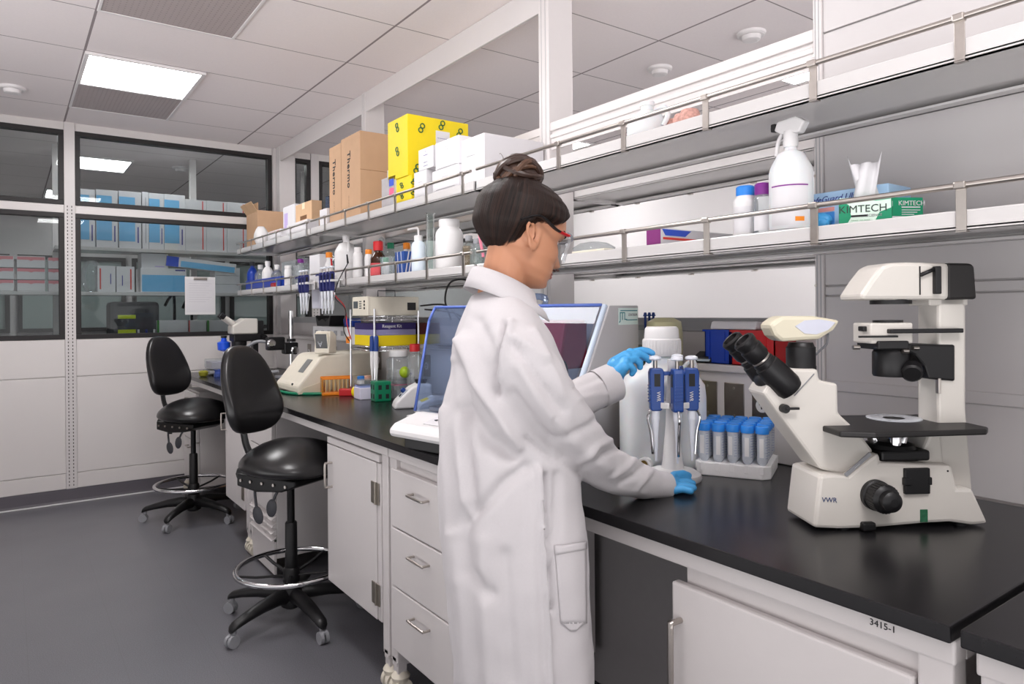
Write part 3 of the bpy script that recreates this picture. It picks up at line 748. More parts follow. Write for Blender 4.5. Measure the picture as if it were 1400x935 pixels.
# --- face details
fe = MB()
lp = MB()
for z, rr in ((-.0655, .0032), (-.0735, .0038)):
    lp.tube([hp(headpt(math.atan2(y, .05) , z).x + .0015 - abs(y) * .12, y, z + (abs(y) * .1 if z < -.07 else -abs(y) * .05)) for y in [-.021 + .0042 * k for k in range(11)]], [rr * max(.25, 1 - (abs(k - 5) / 5.2) ** 2) for k in range(11)], 8)
def relb(mb, name, m, p=None, **k):
    mb.xf(Matrix.Translation(-P0)); return mb.build(name, m, p or woman, **k)
relb(lp, 'lips', lipm)
for s_ in (-1, 1):
    br = MB(); br.tube([hp(headpt(s_ * a, .017).x + .001, headpt(s_ * a, .017).y, .017 + .004 * sin((a - .25) * 3)) for a in [.22 + .07 * k for k in range(9)]], [.0012 + .0016 * sin(pi * (k + 1) / 10) for k in range(9)], 6); relb(br, 'eyebrow', mat('brow_hair', '#1c1210', .6))
    ey = MB(); p_ = headpt(s_ * .62, -.003); ey.ell((p_.x - .0035, s_ * .031, -.004), (.0115, .0125, .0085), 16, 10, HM); relb(ey, 'eye', mat('eye_white', '#e8e2de', .2))
    ey = MB(); ey.tube([hp(p_.x + .0075 - abs(k - 4) * .0011, s_ * (.021 + .0027 * k), -.0005 + .003 * sin(pi * k / 8)) for k in range(9)], .0014, 6); relb(ey, 'eyelash', mat('lash', '#17110f', .6))
    ey = MB(); ey.ell((p_.x + .0035, s_ * .031, -.005), (.005, .0055, .0055), 12, 8, HM); relb(ey, 'iris', mat('iris', '#22150f', .15))
    ns = MB(); ns.ell((.1015, s_ * .0075, -.0535), (.005, .0028, .0022), 10, 6, HM); relb(ns, 'nostril', mat('nostril_dark', '#4a2a22', .7))
# --- hair cap: head surface above the hairline, lifted off the scalp
def hairline(a):
    """z of the hairline for angle a (0 front)"""
    d = abs((a + pi) % (2 * pi) - pi)
    return itp([(0, .060), (.35, .059), (.7, .048), (1.0, .026), (1.25, .012), (1.45, .014), (1.62, .006), (1.8, -.026), (2.1, -.048), (2.5, -.060), (2.8, -.064), (pi, -.066)], d)
NS, NZ = 120, 56; rings = []; sa = []
BUN = Vector((-.046, 0, .112))
for i in range(NZ + 1):
    t = i / NZ; ring = []
    for k in range(NS):
        a = 2 * pi * k / NS; z0 = hairline(a); z = z0 + (.1078 - z0) * t
        p = headpt(a, z); q = headpt(a, z + .001); c = Vector((-.005, 0, .01))
        n = (p - c); n.z *= .7; n.normalize(); rise = min(1, t / (.22 + .22 * max(0, -cos(a)))); rise = rise * rise * (3 - 2 * rise)
        d = abs((a + pi) % (2 * pi) - pi)
        lift = (.0075 + .016 * max(0, -cos(a)) + .009 * sin(a) ** 2) * rise - .001 * (1 - rise)
        st = .0016 * noise.noise(Vector((k * .55, t * .6, 2))) * rise
        ring.append(p + n * (lift + st))
    rings.append(ring)
hm = MB(); hm.loft([[HM @ v for v in r] for r in rings]); hm.xf(Matrix.Translation(-P0))
hair = hm.build('hair', hairm, woman, sharp=180)
hair.data.attributes.new('strand', 'FLOAT_VECTOR', 'POINT'); HMi = (Matrix.Translation(-P0) @ HM).inverted()
hair.data.attributes.new('rise', 'FLOAT', 'POINT'); at = hair.data.attributes['strand']; a2 = hair.data.attributes['rise']
for v in hair.data.vertices:
    q_ = HMi @ v.co; best = 0; an = math.atan2(q_.y / .07, (q_.x + .003) / .09); a2.data[v.index].value = max(0, min(1, (q_.z - hairline(an)) / .11))
    l = HMi @ v.co - BUN; az = math.atan2(l.y, l.x); az = az if True else 0
    at.data[v.index].vector = (cos(az) * 22, sin(az) * 22, l.length * 9)
bn = MB(); rnd = random.Random(5)
bn.ell((0, 0, .0), (.048, .041, .036), 24, 14, HM @ tr(*BUN) @ rot(R(-12), 'Y')); bo = relb(bn, 'hair_bun', bunm)
for j in range(26):
    ax = Vector((rnd.uniform(-.7, .7), rnd.uniform(-.9, .9), rnd.uniform(.35, 1))).normalized(); e1 = ax.orthogonal().normalized(); e2 = ax.cross(e1); a0 = rnd.uniform(0, 2 * pi); tw = rnd.uniform(1.8, 3.6); off = rnd.uniform(-.55, .55); pts = []
    for k in range(14):
        u = k / 13; a = a0 + tw * u; k_ = 1 + .06 * sin(5 * u + j); v_ = (e1 * cos(a) + e2 * sin(a)) * sqrt(1 - off * off) + ax * off
        pts.append(HM @ tr(*BUN) @ rot(R(-12), 'Y') @ Vector((.050 * v_.x * k_, .043 * v_.y * k_, .037 * v_.z * k_ + .003)))
    s_ = MB(); s_.tube(pts, [.0072 * (.3 + .7 * sin(pi * (k + .5) / 14)) for k in range(14)], 8); relb(s_, 'hair_strand', bunl if j % 3 == 0 else bunm, bo)
for j in range(5):
    a = rnd.uniform(-.6, 3.6); b = HM @ tr(*BUN) @ Vector((.03 * cos(a), .02, .018)); e = HM @ tr(*BUN) @ Vector((.055 * cos(a), .0 + .02 * rnd.uniform(-1, 1), .026 + .008 * rnd.random()))
    s_ = MB(); s_.tube(bez(b, b + Vector((0, 0, .02)), e + Vector((0, 0, .006)), e, 8), .0005, 5); relb(s_, 'stray_hair', bunl, bo)
# --- safety glasses
gm = MB(); lens_m = pane('goggle_lens', '#eef2f6', .5, 0, .06, '#e6ecf4')
gl = D.objects.new('safety_glasses', None); C.objects.link(gl); gl.parent = woman
def gp(a, z, off): 
    p = headpt(a, max(z, -.02)); d = Vector((cos(a), sin(a), 0)); return HM @ (Vector((.058 * cos(a) + .046, .074 * sin(a), z)) + d * off)
rings = []
N_ = 30
for z in (.012, .002, -.01, -.024, -.034):
    rings.append([gp(-1.15 + 2.3 * k / N_, z - .006 * cos(2 * (-1.15 + 2.3 * k / N_)) * (z < -.02), .004 + (.0 if z > -.01 else -.002)) for k in range(N_ + 1)])
lm = MB(); lm.loft(rings, closed=False, cap=False); relb(lm, 'lens', lens_m, gl)
rm = MB(); rm.tube([gp(-1.2 + 2.4 * k / 30, .014, .0045) for k in range(31)], .0028, 8); relb(rm, 'brow_bar', mat('glasses_smoke', '#8e949c', .2), gl)
for s_ in (-1, 1):
    f0 = gp(s_ * 1.15, .010, .005); tm = MB(); red = MB()
    hingep = f0; mid = hp(.035, s_ * .081, .010); earp = hp(-.014, s_ * .0875, .021); tip = hp(-.052, s_ * .0865, .000)
    path = spline([hingep, mid, earp, tip], 8)
    red.tube(path[:7], .0062, 8, flat=.45, up=(0, 0, 1)); relb(red, 'temple_tip', redp, gl)
    tm.tube(path[6:], [.0058 - .001 * abs(k - 9) / 9 for k in range(len(path) - 6)], 8, flat=.5, up=(0, 0, 1)); relb(tm, 'temple_arm', black, gl)
# --- lab coat
TOR = [  # py, left px, right px, half width across the shoulders (m)
    (398, 655, 706, .070), (410, 645, 716, .105), (424, 635, 728, .142), (440, 627, 738, .166), (460, 621, 752, .182), (490, 614, 766, .186), (520, 609, 776, .184), (560, 604, 783, .178), (600, 601, 787, .174), (640, 599, 789, .176),
    (680, 599, 793, .182), (720, 601, 798, .19), (760, 605, 801, .195), (820, 611, 803, .20), (880, 617, 805, .205), (940, 623, 806, .21), (990, 627, 807, .213)]
BF = R(14); bx = RV * cos(BF) + FV * sin(BF); by = ZV.cross(bx)
cm_ = MB(); rings = []
def torring(py, l, r, b):
    d = 1.5; c = PX((l + r) / 2, py, d); w = (r - l) / 2 * d / F
    a = sqrt(max(w * w - (b * sin(BF)) ** 2, .0012)) / cos(BF)
    out = []
    for k in range(48):
        x, y = sup(2 * pi * k / 48, .88); out.append(c + bx * (a * x) + by * (b * y))
    return out
ZT = [t[0] for t in TOR]
for i in range(len(TOR) - 1):
    A, B = TOR[i], TOR[i + 1]; n = max(1, int((B[0] - A[0]) / 10))
    for j in range(n):
        t = j / n; rings.append(torring(*[A[q] + (B[q] - A[q]) * t for q in range(4)]))
rings.append(torring(*TOR[-1])); cm_.loft(rings[::-1])
def sleeve(mb, pts, n=8):
    P = spline([PX(*p[:3]) for p in pts], n); rr = []
    for i in range(len(pts) - 1):
        for k in range(n): rr.append(pts[i][3] + (pts[i + 1][3] - pts[i][3]) * k / n)
    rr.append(pts[-1][3]); mb.tube(P, rr, 28); return P
SR = sleeve(cm_, [(692, 455, 1.40, .040), (703, 478, 1.365, .066), (725, 520, 1.36, .072), (752, 562, 1.39, .070), (779, 596, 1.45, .066), (806, 622, 1.53, .058), (835, 642, 1.60, .051), (868, 655, 1.66, .043), (896, 662, 1.70, .036), (908, 664, 1.718, .031)])
SL_ = sleeve(cm_, [(668, 460, 1.60, .04), (690, 490, 1.64, .064), (725, 540, 1.70, .062), (762, 560, 1.76, .056), (800, 541, 1.81, .050), (822, 530, 1.83, .049), (837, 523, 1.845, .047)])
cme = remesh(cm_, .0065, 4)
# folds: (polyline in picture coordinates for the near side, width px, depth m)
FOLDS = [
    ([(640, 470), (655, 520), (680, 560), (706, 612)], 9, .012), ([(617, 498), (632, 560), (668, 606), (700, 618)], 14, -.011),
    ([(616, 492), (624, 560), (632, 640), (640, 712)], 6, .006), ([(628, 560), (640, 640), (646, 690)], 8, -.008), ([(640, 712), (662, 690), (690, 660), (720, 640)], 8, -.007),
    ([(640, 700), (632, 740), (640, 780), (668, 812)], 10, -.007), ([(622, 730), (634, 850), (640, 935)], 8, .006), ([(660, 740), (664, 830), (668, 935)], 9, .004), ([(690, 760), (700, 935)], 10, -.004),
    ([(736, 640), (741, 720), (748, 830), (752, 935)], 3.5, .008), ([(744, 650), (748, 740), (754, 835)], 3.5, -.010), ([(762, 650), (760, 720), (757, 740)], 6, -.007), ([(730, 650), (728, 760), (734, 935)], 10, .004),
    ([(605, 560), (612, 700), (628, 935)], 5, .004), ([(650, 410), (636, 450), (628, 490)], 8, .004), ([(690, 440), (676, 500), (680, 540)], 3, -.007), ([(700, 440), (690, 470), (682, 520)], 4, .005),
    ([(700, 470), (735, 520), (770, 560)], 7, -.005), ([(712, 500), (745, 560), (790, 610), (830, 640)], 9, .005), ([(700, 540), (735, 585), (770, 622)], 8, -.006), ([(760, 600), (790, 590), (815, 575)], 6, -.005), ([(790, 630), (815, 610), (838, 600)], 5, .006),
    ([(800, 640), (830, 620), (850, 612)], 4, -.006), ([(838, 652), (856, 640), (868, 628)], 4, .005), ([(850, 660), (868, 650), (880, 636)], 4, -.005), ([(870, 668), (884, 652), (892, 644)], 3.5, .004), ([(795, 650), (830, 668), (880, 674)], 5, .004),
    ([(720, 600), (760, 630), (800, 650)], 4, -.005), ([(655, 440), (668, 470), (676, 500)], 8, -.004), ([(730, 450), (755, 500), (770, 540)], 5, .003), ([(745, 490), (720, 470), (705, 462)], 6, .004),
    ([(790, 545), (815, 540), (840, 536)], 4, .003), ([(785, 530), (810, 520), (832, 510)], 4, -.003)]
def proj(p):
    v = CM @ (p - Vector((0, 0, H))); return 700 + F * v.x / v.z, CY + F * v.y / v.z
def segd(px, py, a, b):
    dx, dy = b[0] - a[0], b[1] - a[1]; t = max(0, min(1, ((px - a[0]) * dx + (py - a[1]) * dy) / (dx * dx + dy * dy)))
    return (px - a[0] - dx * t) ** 2 + (py - a[1] - dy * t) ** 2
nrm = [v.normal.copy() for v in cme.vertices]
for v, n in zip(cme.vertices, nrm):
    px, py = proj(v.co); d = 0
    face = max(0, min(1, (.25 - n.dot(FV)) / .4))
    if face > 0:
        for pl_, w_, dp in FOLDS:
            xs = [q[0] for q in pl_]; ys = [q[1] for q in pl_]
            if px < min(xs) - 3 * w_ or px > max(xs) + 3 * w_ or py < min(ys) - 3 * w_ or py > max(ys) + 3 * w_: continue
            dd = min(segd(px, py, pl_[i], pl_[i + 1]) for i in range(len(pl_) - 1)); d += (2.0 if px < 755 else 1.2) * dp * math.exp(-dd / (w_ * w_))
        d *= face
    low = max(0, min(1, (1.0 - v.co.z) / .3))
    d += .0035 * noise.noise(v.co * 9) + .002 * noise.noise(v.co * 24) + low * .004 * noise.noise(Vector((v.co.x * 16, v.co.y * 16, v.co.z * 2)))
    v.co += n * d
    if v.co.x > 1.065 and .86 < v.co.z < .9165: v.co.z = .9165
bvh = BVHTree.FromPolygons([v.co.copy() for v in cme.vertices], [tuple(p.vertices) for p in cme.polygons])
coat = link(cme, 'lab_coat', coatm, woman, P0)
def onsurf(px, py, off=.002):
    o = Vector((0, 0, H)); d = PX(px, py, 1) - o; d.normalize(); h = bvh.ray_cast(o, d)
    if h[0] is None: return None
    n = h[1] if h[1].dot(d) < 0 else -h[1]; return h[0] + n * off
def patch(name, quad, nu, nv, off=.003, m=coatm):
    """cloth patch sewn on the coat: quad corners tl, tr, br, bl"""
    tl, tr_, br, bl = [Vector((q[0], q[1], 0)) for q in quad]; g = []
    for j in range(nv + 1):
        row = []
        for i in range(nu + 1):
            u, v = i / nu, j / nv; p = (tl * (1 - u) + tr_ * u) * (1 - v) + (bl * (1 - u) + br * u) * v
            row.append(onsurf(p.x, p.y, off))
        g.append(row)
    last = None
    for row in g:
        for i, p in enumerate(row):
            if p is None: row[i] = last if last is not None else PX(760, 800, 1.4)
            last = row[i]
    mb = MB(); mb.loft(g, closed=False, cap=False); o = relb(mb, name, m, coat, sharp=180)
    s = o.modifiers.new('thick', 'SOLIDIFY'); s.thickness = .0025; s.offset = -1
    return o
patch('pocket', ((758, 748), (800, 741), (801, 852), (766, 852)), 10, 16)
patch('pocket_tip', ((766, 850), (800, 850), (786, 862), (779, 862)), 6, 4)
patch('pocket_hem', ((757, 747), (800, 740), (800, 751), (758, 758)), 8, 3, .0045)
# cuffs
for P, r_, nm in ((SR, .0335, 'cuff'), (SL_, .050, 'cuff')):
    e = P[-1]; t_ = (P[-1] - P[-3]).normalized(); mb = MB()
    mb.tube([e - t_ * .05, e - t_ * .02, e + t_ * .004, e + t_ * .006, e - t_ * .012], [r_ + .0015, r_ + .001, r_ + .001, r_ - .004, r_ - .006], 28, cap=False); relb(mb, nm, coatm, coat)
# collar: stands round the neck and folds over
CB = PX(683, 388, 1.5)
def colpt(a, rad, dz):
    """a: 0 at the back of the neck, +-pi towards the front; follows the neck as it leans forward"""
    f = (1 - cos(a)) / 2
    return CB + bx * (-cos(a) * (.062 + rad * .85)) + by * (sin(a) * (.066 + rad)) + ZV * (.026 - .060 * f ** 1.1 + dz) + bx * .010
outer = MB(); rows = []
A = [(-2.72 + 5.44 * k / 60) for k in range(61)]
for rad, dz in ((-.008, -.03), (-.005, 0.0), (-.001, .008), (.004, .010), (.010, .004), (.018, -.012), (.028, -.032)):
    rows.append([colpt(a, rad + (.012 if rad > .01 else 0) * ((1 - cos(a)) / 2), dz - (.02 * ((1 - cos(a)) / 2) if rad > .008 else 0)) for a in A])
outer.loft(rows, closed=False, cap=False); col = relb(outer, 'collar', coatm, coat, sharp=180); s = col.modifiers.new('thick', 'SOLIDIFY'); s.thickness = .003; s.offset = 0
# lapel on the near side running down the chest
# --- gloves
gr = MB()
def G(px, py, d): return PX(px, py, d)
# right hand lying on the foot of the pipette stand: palm down, fingers forward
W = G(908, 664, 1.715); K = [G(922, 669, 1.70), G(924, 665, 1.725), G(925, 660, 1.75), G(925, 656, 1.775)]
T = [(G(934, 668, 1.695), G(944, 671, 1.69)), (G(938, 664, 1.72), G(948, 667, 1.715)), (G(938, 659, 1.75), G(947, 661, 1.748)), (G(935, 655, 1.78), G(942, 657, 1.78))]
for k in range(4):
    capsule(gr, W, K[k], .019, .0125); finger(gr, [K[k], T[k][0], T[k][1]], .0108, .0088)
finger(gr, [G(912, 658, 1.74), G(922, 650, 1.775), G(934, 648, 1.785), G(941, 650, 1.79)], .0125, .0092)
capsule(gr, G(898, 662, 1.69), W, .026, .022)
o = link(remesh(gr, .0022, 3), 'glove', glovem, woman, P0)
gl_ = MB(); W = G(838, 514, 1.84)
KN = [G(862, 483, 1.862), G(858, 488, 1.842), G(855, 495, 1.825), G(853, 502, 1.812)]
capsule(gl_, G(826, 524, 1.832), W, .028, .030)
for k, kn in enumerate(KN): capsule(gl_, W + (kn - W) * .1, kn, .027, .0145)
capsule(gl_, G(843, 500, 1.84), G(856, 488, 1.85), .026, .018)
finger(gl_, [KN[0], G(877, 479, 1.872), G(886, 480, 1.874), G(892, 483, 1.872)], .0112, .0082)
finger(gl_, [KN[1], G(874, 484, 1.852), G(883, 488, 1.856), G(887, 493, 1.858)], .0112, .0084)
finger(gl_, [KN[2], G(868, 491, 1.838), G(875, 496, 1.84), G(875, 502, 1.842)], .0108, .0082)
finger(gl_, [KN[3], G(862, 500, 1.818), G(867, 506, 1.82), G(864, 511, 1.824)], .0098, .0076)
finger(gl_, [G(847, 500, 1.862), G(858, 494, 1.886), G(872, 490, 1.892), G(882, 489, 1.892)], .0135, .0088)
o = link(remesh(gl_, .0022, 3), 'glove', glovem, woman, P0)
# trousers and shoes (below the frame)
for d in (1.42, 1.58):
    b = PX(712, 1090, d); mb = MB(); mb.tube([PX(702, 800, d), PX(712, 1000, d), Vector((b.x, b.y, .06))], [.088, .075, .06], 20); relb(mb, 'trouser_leg', trous)
    mb = MB(); mb.ell((0, 0, 0), (.13, .045, .05), 20, 10, Matrix.Translation(Vector((b.x, b.y, .045)) + bx * .05) @ Matrix((bx, by, ZV)).transposed().to_4x4()); mb.v = [(x, y, max(z, .001)) for x, y, z in mb.v]; relb(mb, 'shoe', black)
# ------------------------------------------------------------------ large instruments on the near half of the bench
def LP(M, px, py, val, axis='y'):
    """local point of frame M where the sight line through (px, py) meets the local plane axis = val"""
    i = 'xyz'.index(axis); Mi = M.inverted(); o = Mi @ Vector((0, 0, H)); d = Mi @ PX(px, py, 1) - o
    return o + d * ((val - o[i]) / d[i])
def LM(x, y, z, rz=0): return Matrix.Translation((x, y, z)) @ rot(rz, 'Z')
def outline(M, pts, val): return [(q.x, q.z) for q in (LP(M, px, py, val) for px, py in pts)]
vwrink = mat('logo_blue', '#243a6b', .5)
# ---- inverted microscope
mw = mat('microscope_white', '#d2cdc6', .35, var=.012)
msh = mat('microscope_beige', '#d3ccb6', .4, var=.02)
MRZ = R(-32); MM = LM(1.35, .77, BT, MRZ)
t = thing('inverted_microscope', 'large white inverted microscope with black eyepieces on the near worktop', 'microscope', (1.35, .77, BT), MRZ)
b0 = [(1146, 727), (1113, 722), (1121, 650), (1140, 648), (1160, 650), (1198, 620), (1204, 622), (1204, 632), (1302, 636), (1309, 668), (1330, 668), (1352, 716), (1330, 719), (1300, 714), (1262, 716), (1190, 726)]
MB().prism([(x, max(z, .004)) for x, z in outline(MM, b0, .0)], .0, .125, 'y', bev=.007).build('base', mw, t)
ft = MB()
for x in (.03, .28):
    for y in (.02, .10): ft.cyl((x, y, 0), (x, y, .008), .012)
ft.build('foot', black, t)
# rear pillar: lower limb, column
c0 = outline(MM, [(1281, 640), (1281, 404), (1319, 404), (1319, 560), (1328, 672), (1290, 672)], .035)
MB().prism(c0, .03, .10, 'y', bev=.006).build('pillar', mw, t)
c1 = outline(MM, [(1252, 632), (1270, 592), (1284, 584), (1290, 640)], .03); MB().prism(c1, .025, .105, 'y', bev=.006).build('pillar_brace', mw, t)
# slanted body with trinocular head
bo = outline(MM, [(1041, 537), (1052, 520), (1075, 500), (1082, 504), (1116, 504), (1118, 519), (1143, 524), (1144, 564), (1172, 590), (1192, 616), (1160, 652), (1118, 640)], .03)
MB().prism(bo, .022, .105, 'y', bev=.006).build('slanted_body', mw, t)
seam = MB(); a, b = LP(MM, 1086, 541, .0212), LP(MM, 1113, 511, .0212); seam.tube([a, b], .0012, 6); seam.build('seam_line', greyp, t)
a = LP(MM, 1158, 652, -.001); b = LP(MM, 1192, 622, -.001); lb = MB(); n_ = Vector((b.x - a.x, 0, b.z - a.z)).normalized(); pv = Vector((-n_.z, 0, n_.x)) * .004
lb.box(0, (b - a).length, -.0008, .003, -.0035, .0035, 0, Matrix.Translation(a + pv) @ rot(-math.atan2(n_.z, n_.x), 'Y')); lb.build('label_strip', greyp, t)
textmesh('-------', .006, plasticw, 'strip_text', t, frame(a + pv + n_ * .03 + Vector((0, -.0009, 0)), n_, Vector((-n_.z, 0, n_.x))))
# eyepieces
for k, yy in ((0, -.002), (1, .064)):
    e0, e1, e2, e3 = [LP(MM, px, py, .03) for px, py in ((1075, 527), (1047, 498), (1040, 490), (1016, 466))]
    for v in (e0, e1, e2, e3): v.y = yy + .03
    m = MB(); d = (e3 - e0).normalized(); q = Matrix.Translation(e0) @ d.to_track_quat('Z', 'Y').to_matrix().to_4x4(); L = (e3 - e0).length
    s1 = (e1 - e0).length
    m.lathe([(.026, -.012), (.030, 0), (.029, s1 * .55), (.0255, s1), (.0225, s1 + .002), (.0225, s1 + .010), (.0205, s1 + .012)], 28, q)
    o = m.build('eyepiece_tube', black, t)
    m = MB(); m.lathe([(.0205, s1 + .012), (.0205, s1 + .02), (.0235, s1 + .024), (.0235, L - .02), (.021, L - .018), (.0215, L - .012), (.0235, L - .008), (.0235, L), (.0195, L + .004), (.017, L + .003), (.016, L - .006)], 28, q); e = m.build('eyepiece', black, o)
    MB().lathe([(.016, L - .006), (.004, L - .003)], 24, q).build('eye_lens', mat('coated_lens', '#5b3f46', .05, metal=.6), e)
    MB().lathe([(.0206, s1 + .014), (.0209, s1 + .016), (.0206, s1 + .018)], 28, q, cap=False).build('dioptre_ring', steel, e)
m = MB(); e = LP(MM, 1062, 520, .03); m.ell((e.x + .004, .062, e.z - .002), (.034, .052, .026), 20, 12, None); m.build('eyepiece_bridge', black, t)
# camera port and camera
p0, p1 = LP(MM, 1095, 503, .062), LP(MM, 1095, 468, .062)
MB().lathe([(.0305, p0.z - .003), (.0305, p0.z + .004), (.0295, p0.z + .006), (.0295, p1.z - .010), (.027, p1.z - .008), (.024, p1.z)], 32, tr(p0.x, .062, 0)).build('camera_port', black, t)
cam_o = outline(MM, [(1049, 444), (1066, 432), (1110, 432), (1147, 438), (1138, 451), (1118, 464), (1066, 467), (1056, 459)], .045)
cb = MB().prism(cam_o, .035, .092, 'y', bev=.008); cb = cb.build('camera_body', msh, t)
pts = outline(MM, [(1087, 446), (1100, 438), (1120, 436.5), (1136, 439), (1142, 441), (1132, 451), (1116, 457), (1100, 456)], .0345); MB().prism(pts, .0335, .036, 'y').build('side_label', mat('label_lilac', '#c9cbd8', .35), cb)
a, b, c, d = LP(MM, 1132, 456, .07), LP(MM, 1130, 470, .08), LP(MM, 1120, 480, .10), LP(MM, 1112, 488, .112)
MB().tube(spline([a, b, c, d], 6), .0025, 8).build('camera_cable', greyp, t)
# focus knob, filter cover, ports, lever
k = LP(MM, 1196, 676, 0.0); q = tr(k.x, 0, k.z) @ rot(pi / 2, 'X')
m = MB().lathe([(.031, 0), (.031, .010), (.028, .012), (.028, .040), (.024, .044), (.020, .046), (.020, .060), (.016, .064), (.008, .066)], 36, q); kn = m.build('focus_knob', black, t)
m = MB()
for i in range(28):
    a = 2 * pi * i / 28; m.box(.0275, .0290, -.0012, .0012, .014, .039, 0, q @ rot(a, 'Z'))
m.build('knurling', black, kn)
a, b = LP(MM, 1235, 675, 0), LP(MM, 1269, 639, 0); MB().box(a.x, b.x, -.007, .004, a.z, b.z, .002).box(a.x - .003, a.x + .012, -.010, 0, (a.z + b.z) / 2 - .008, (a.z + b.z) / 2 + .008, .002).box(b.x - .004, b.x + .003, -.009, 0, (a.z + b.z) / 2 - .008, (a.z + b.z) / 2 + .008, .002).build('filter_cover', black, t)
a = LP(MM, 1263, 705, 0); MB().box(a.x - .008, a.x + .008, -.0015, .003, a.z - .013, a.z + .013, .001).build('port', mat('circuit_green', '#2f6b4c', .4, var=.3, scale=200), t)
a = LP(MM, 1185, 718, 0); MB().box(a.x - .014, a.x + .014, -.012, .01, max(a.z - .012, .001), a.z + .008, .004).build('front_button', black, t)
a = LP(MM, 1071, 558, .02); MB().cyl((a.x, .022, a.z), (a.x, .008, a.z), .009).box(a.x, a.x + .028, .006, .012, a.z - .002, a.z + .003, .001).build('port_lever', black, t)
a = LP(MM, 1296, 644, -.0008); MB().cyl((a.x, -.0008, a.z), (a.x, .001, a.z), .002, seg=10).build('pin_hole', ink, t)
# stage
sp = [LP(MM, px, py, LP(MM, 1240, 585, 0).z, 'z') for px, py in ((1142, 564), (1192, 590), (1338, 580), (1336, 572), (1235, 560), (1222, 560))]
z0 = LP(MM, 1240, 585, 0).z
sx0, sx1 = -.01, .305
MB().prism([(sx0, -.045), (.05, -.065), (.285, -.052), (sx1, -.03), (sx1, .15), (sx0, .16)], z0 - .008, z0 + .004, 'z', bev=.003).build('stage', mat('stage_black', '#1f1d1d', .45), t)
a = LP(MM, 1222, 572, z0 + .004, 'z'); ring = MB().lathe([(.022, z0 + .0035), (.055, z0 + .0035), (.055, z0 + .006), (.05, z0 + .0065), (.022, z0 + .005)], 40, tr(a.x, a.y, 0), cap=False); ring.build('stage_ring', mat('frosted_ring', '#c6c9cf', .25), t)
# nosepiece with objectives
a = LP(MM, 1224, 615, .05); MB().box(a.x - .055, a.x + .05, .01, .11, a.z - .016, a.z + .006, .005).build('nosepiece_block', black, t)
MB().lathe([(.05, a.z + .006), (.046, a.z + .014), (.03, a.z + .02)], 28, tr(a.x - .01, .055, 0)).build('turret', black, t)
for dx, dy, ln, tl in ((-.032, 0, .045, -.35), (-.005, -.03, .04, 0), (.012, -.02, .036, .2), (.02, .02, .04, .25)):
    q = tr(a.x - .01 + dx, .055 + dy, a.z + .014) @ rot(tl, 'Y'); MB().lathe([(.011, 0), (.011, ln * .6), (.009, ln * .75), (.006, ln * .85)], 18, q).build('objective', chrome, t)
# condenser on its bracket
kx = LP(MM, 1218, 495, .06); zc0, zc1, zc2, zc3 = [LP(MM, 1218, py, .06).z for py in (514, 474, 470, 441)]
cx = kx.x; q = tr(cx, .06, 0)
MB().lathe([(.034, zc0), (.036, zc0 + .004), (.036, zc1 - .012), (.03, zc1), ], 32, q).build('condenser', black, t)
MB().box(cx - .052, cx + .015, .02, .10, zc1 - .004, zc2 + .008, .003).build('condenser_plate', black, t)
a, b = LP(MM, 1189, 470, .03), LP(MM, 1247, 441, .03); MB().box(a.x, b.x, .026, .094, a.z, b.z, .004).build('aperture_block', mw, t)
a, b = LP(MM, 1200, 441, .05), LP(MM, 1235, 437.5, .05); MB().cyl(((a.x + b.x) / 2, .06, a.z - .002), ((a.x + b.x) / 2, .06, b.z), .029, seg=28).build('diaphragm', black, t)
a, b = LP(MM, 1180, 453, .04), LP(MM, 1190, 446, .04); MB().box(a.x, b.x, .04, .06, a.z, b.z, .002).build('slider_knob', black, t)
a, b = LP(MM, 1172, 461, .03), LP(MM, 1224, 459, .03); MB().box(a.x, b.x, .02, .026, a.z - .001, b.z + .001).build('slider_plate', black, t)
a, b = LP(MM, 1219, 456, .01), LP(MM, 1319, 449, .01); MB().box(a.x, b.x, .012, .03, a.z, b.z, .002).build('arm_bar', black, t)
br = outline(MM, [(1232, 470), (1304, 471), (1304, 521), (1268, 518), (1262, 500), (1250, 486), (1238, 480)], .03); MB().prism(br, .025, .095, 'y', bev=.004).build('condenser_bracket', black, t)
a = LP(MM, 1255, 505, .01); MB().lathe([(.02, 0), (.02, .02), (.016, .024)], 24, tr(a.x, .03, a.z) @ rot(pi / 2 + .5, 'X') @ rot(-.5, 'Y')).build('condenser_knob', black, t)
for px, py, L in ((1166, 475, .014), (1234, 480, .012), (1248, 476, .012)):
    a = LP(MM, px, py, .02); MB().cyl((a.x, .02, a.z), (a.x + L, .02, a.z), .0045, seg=14).build('centering_screw', steel, t)
a = LP(MM, 1284, 530, .028); MB().box(a.x - .004, a.x + .002, .024, .034, a.z - .012, a.z + .02, .001).build('bracket_clip', steel, t)
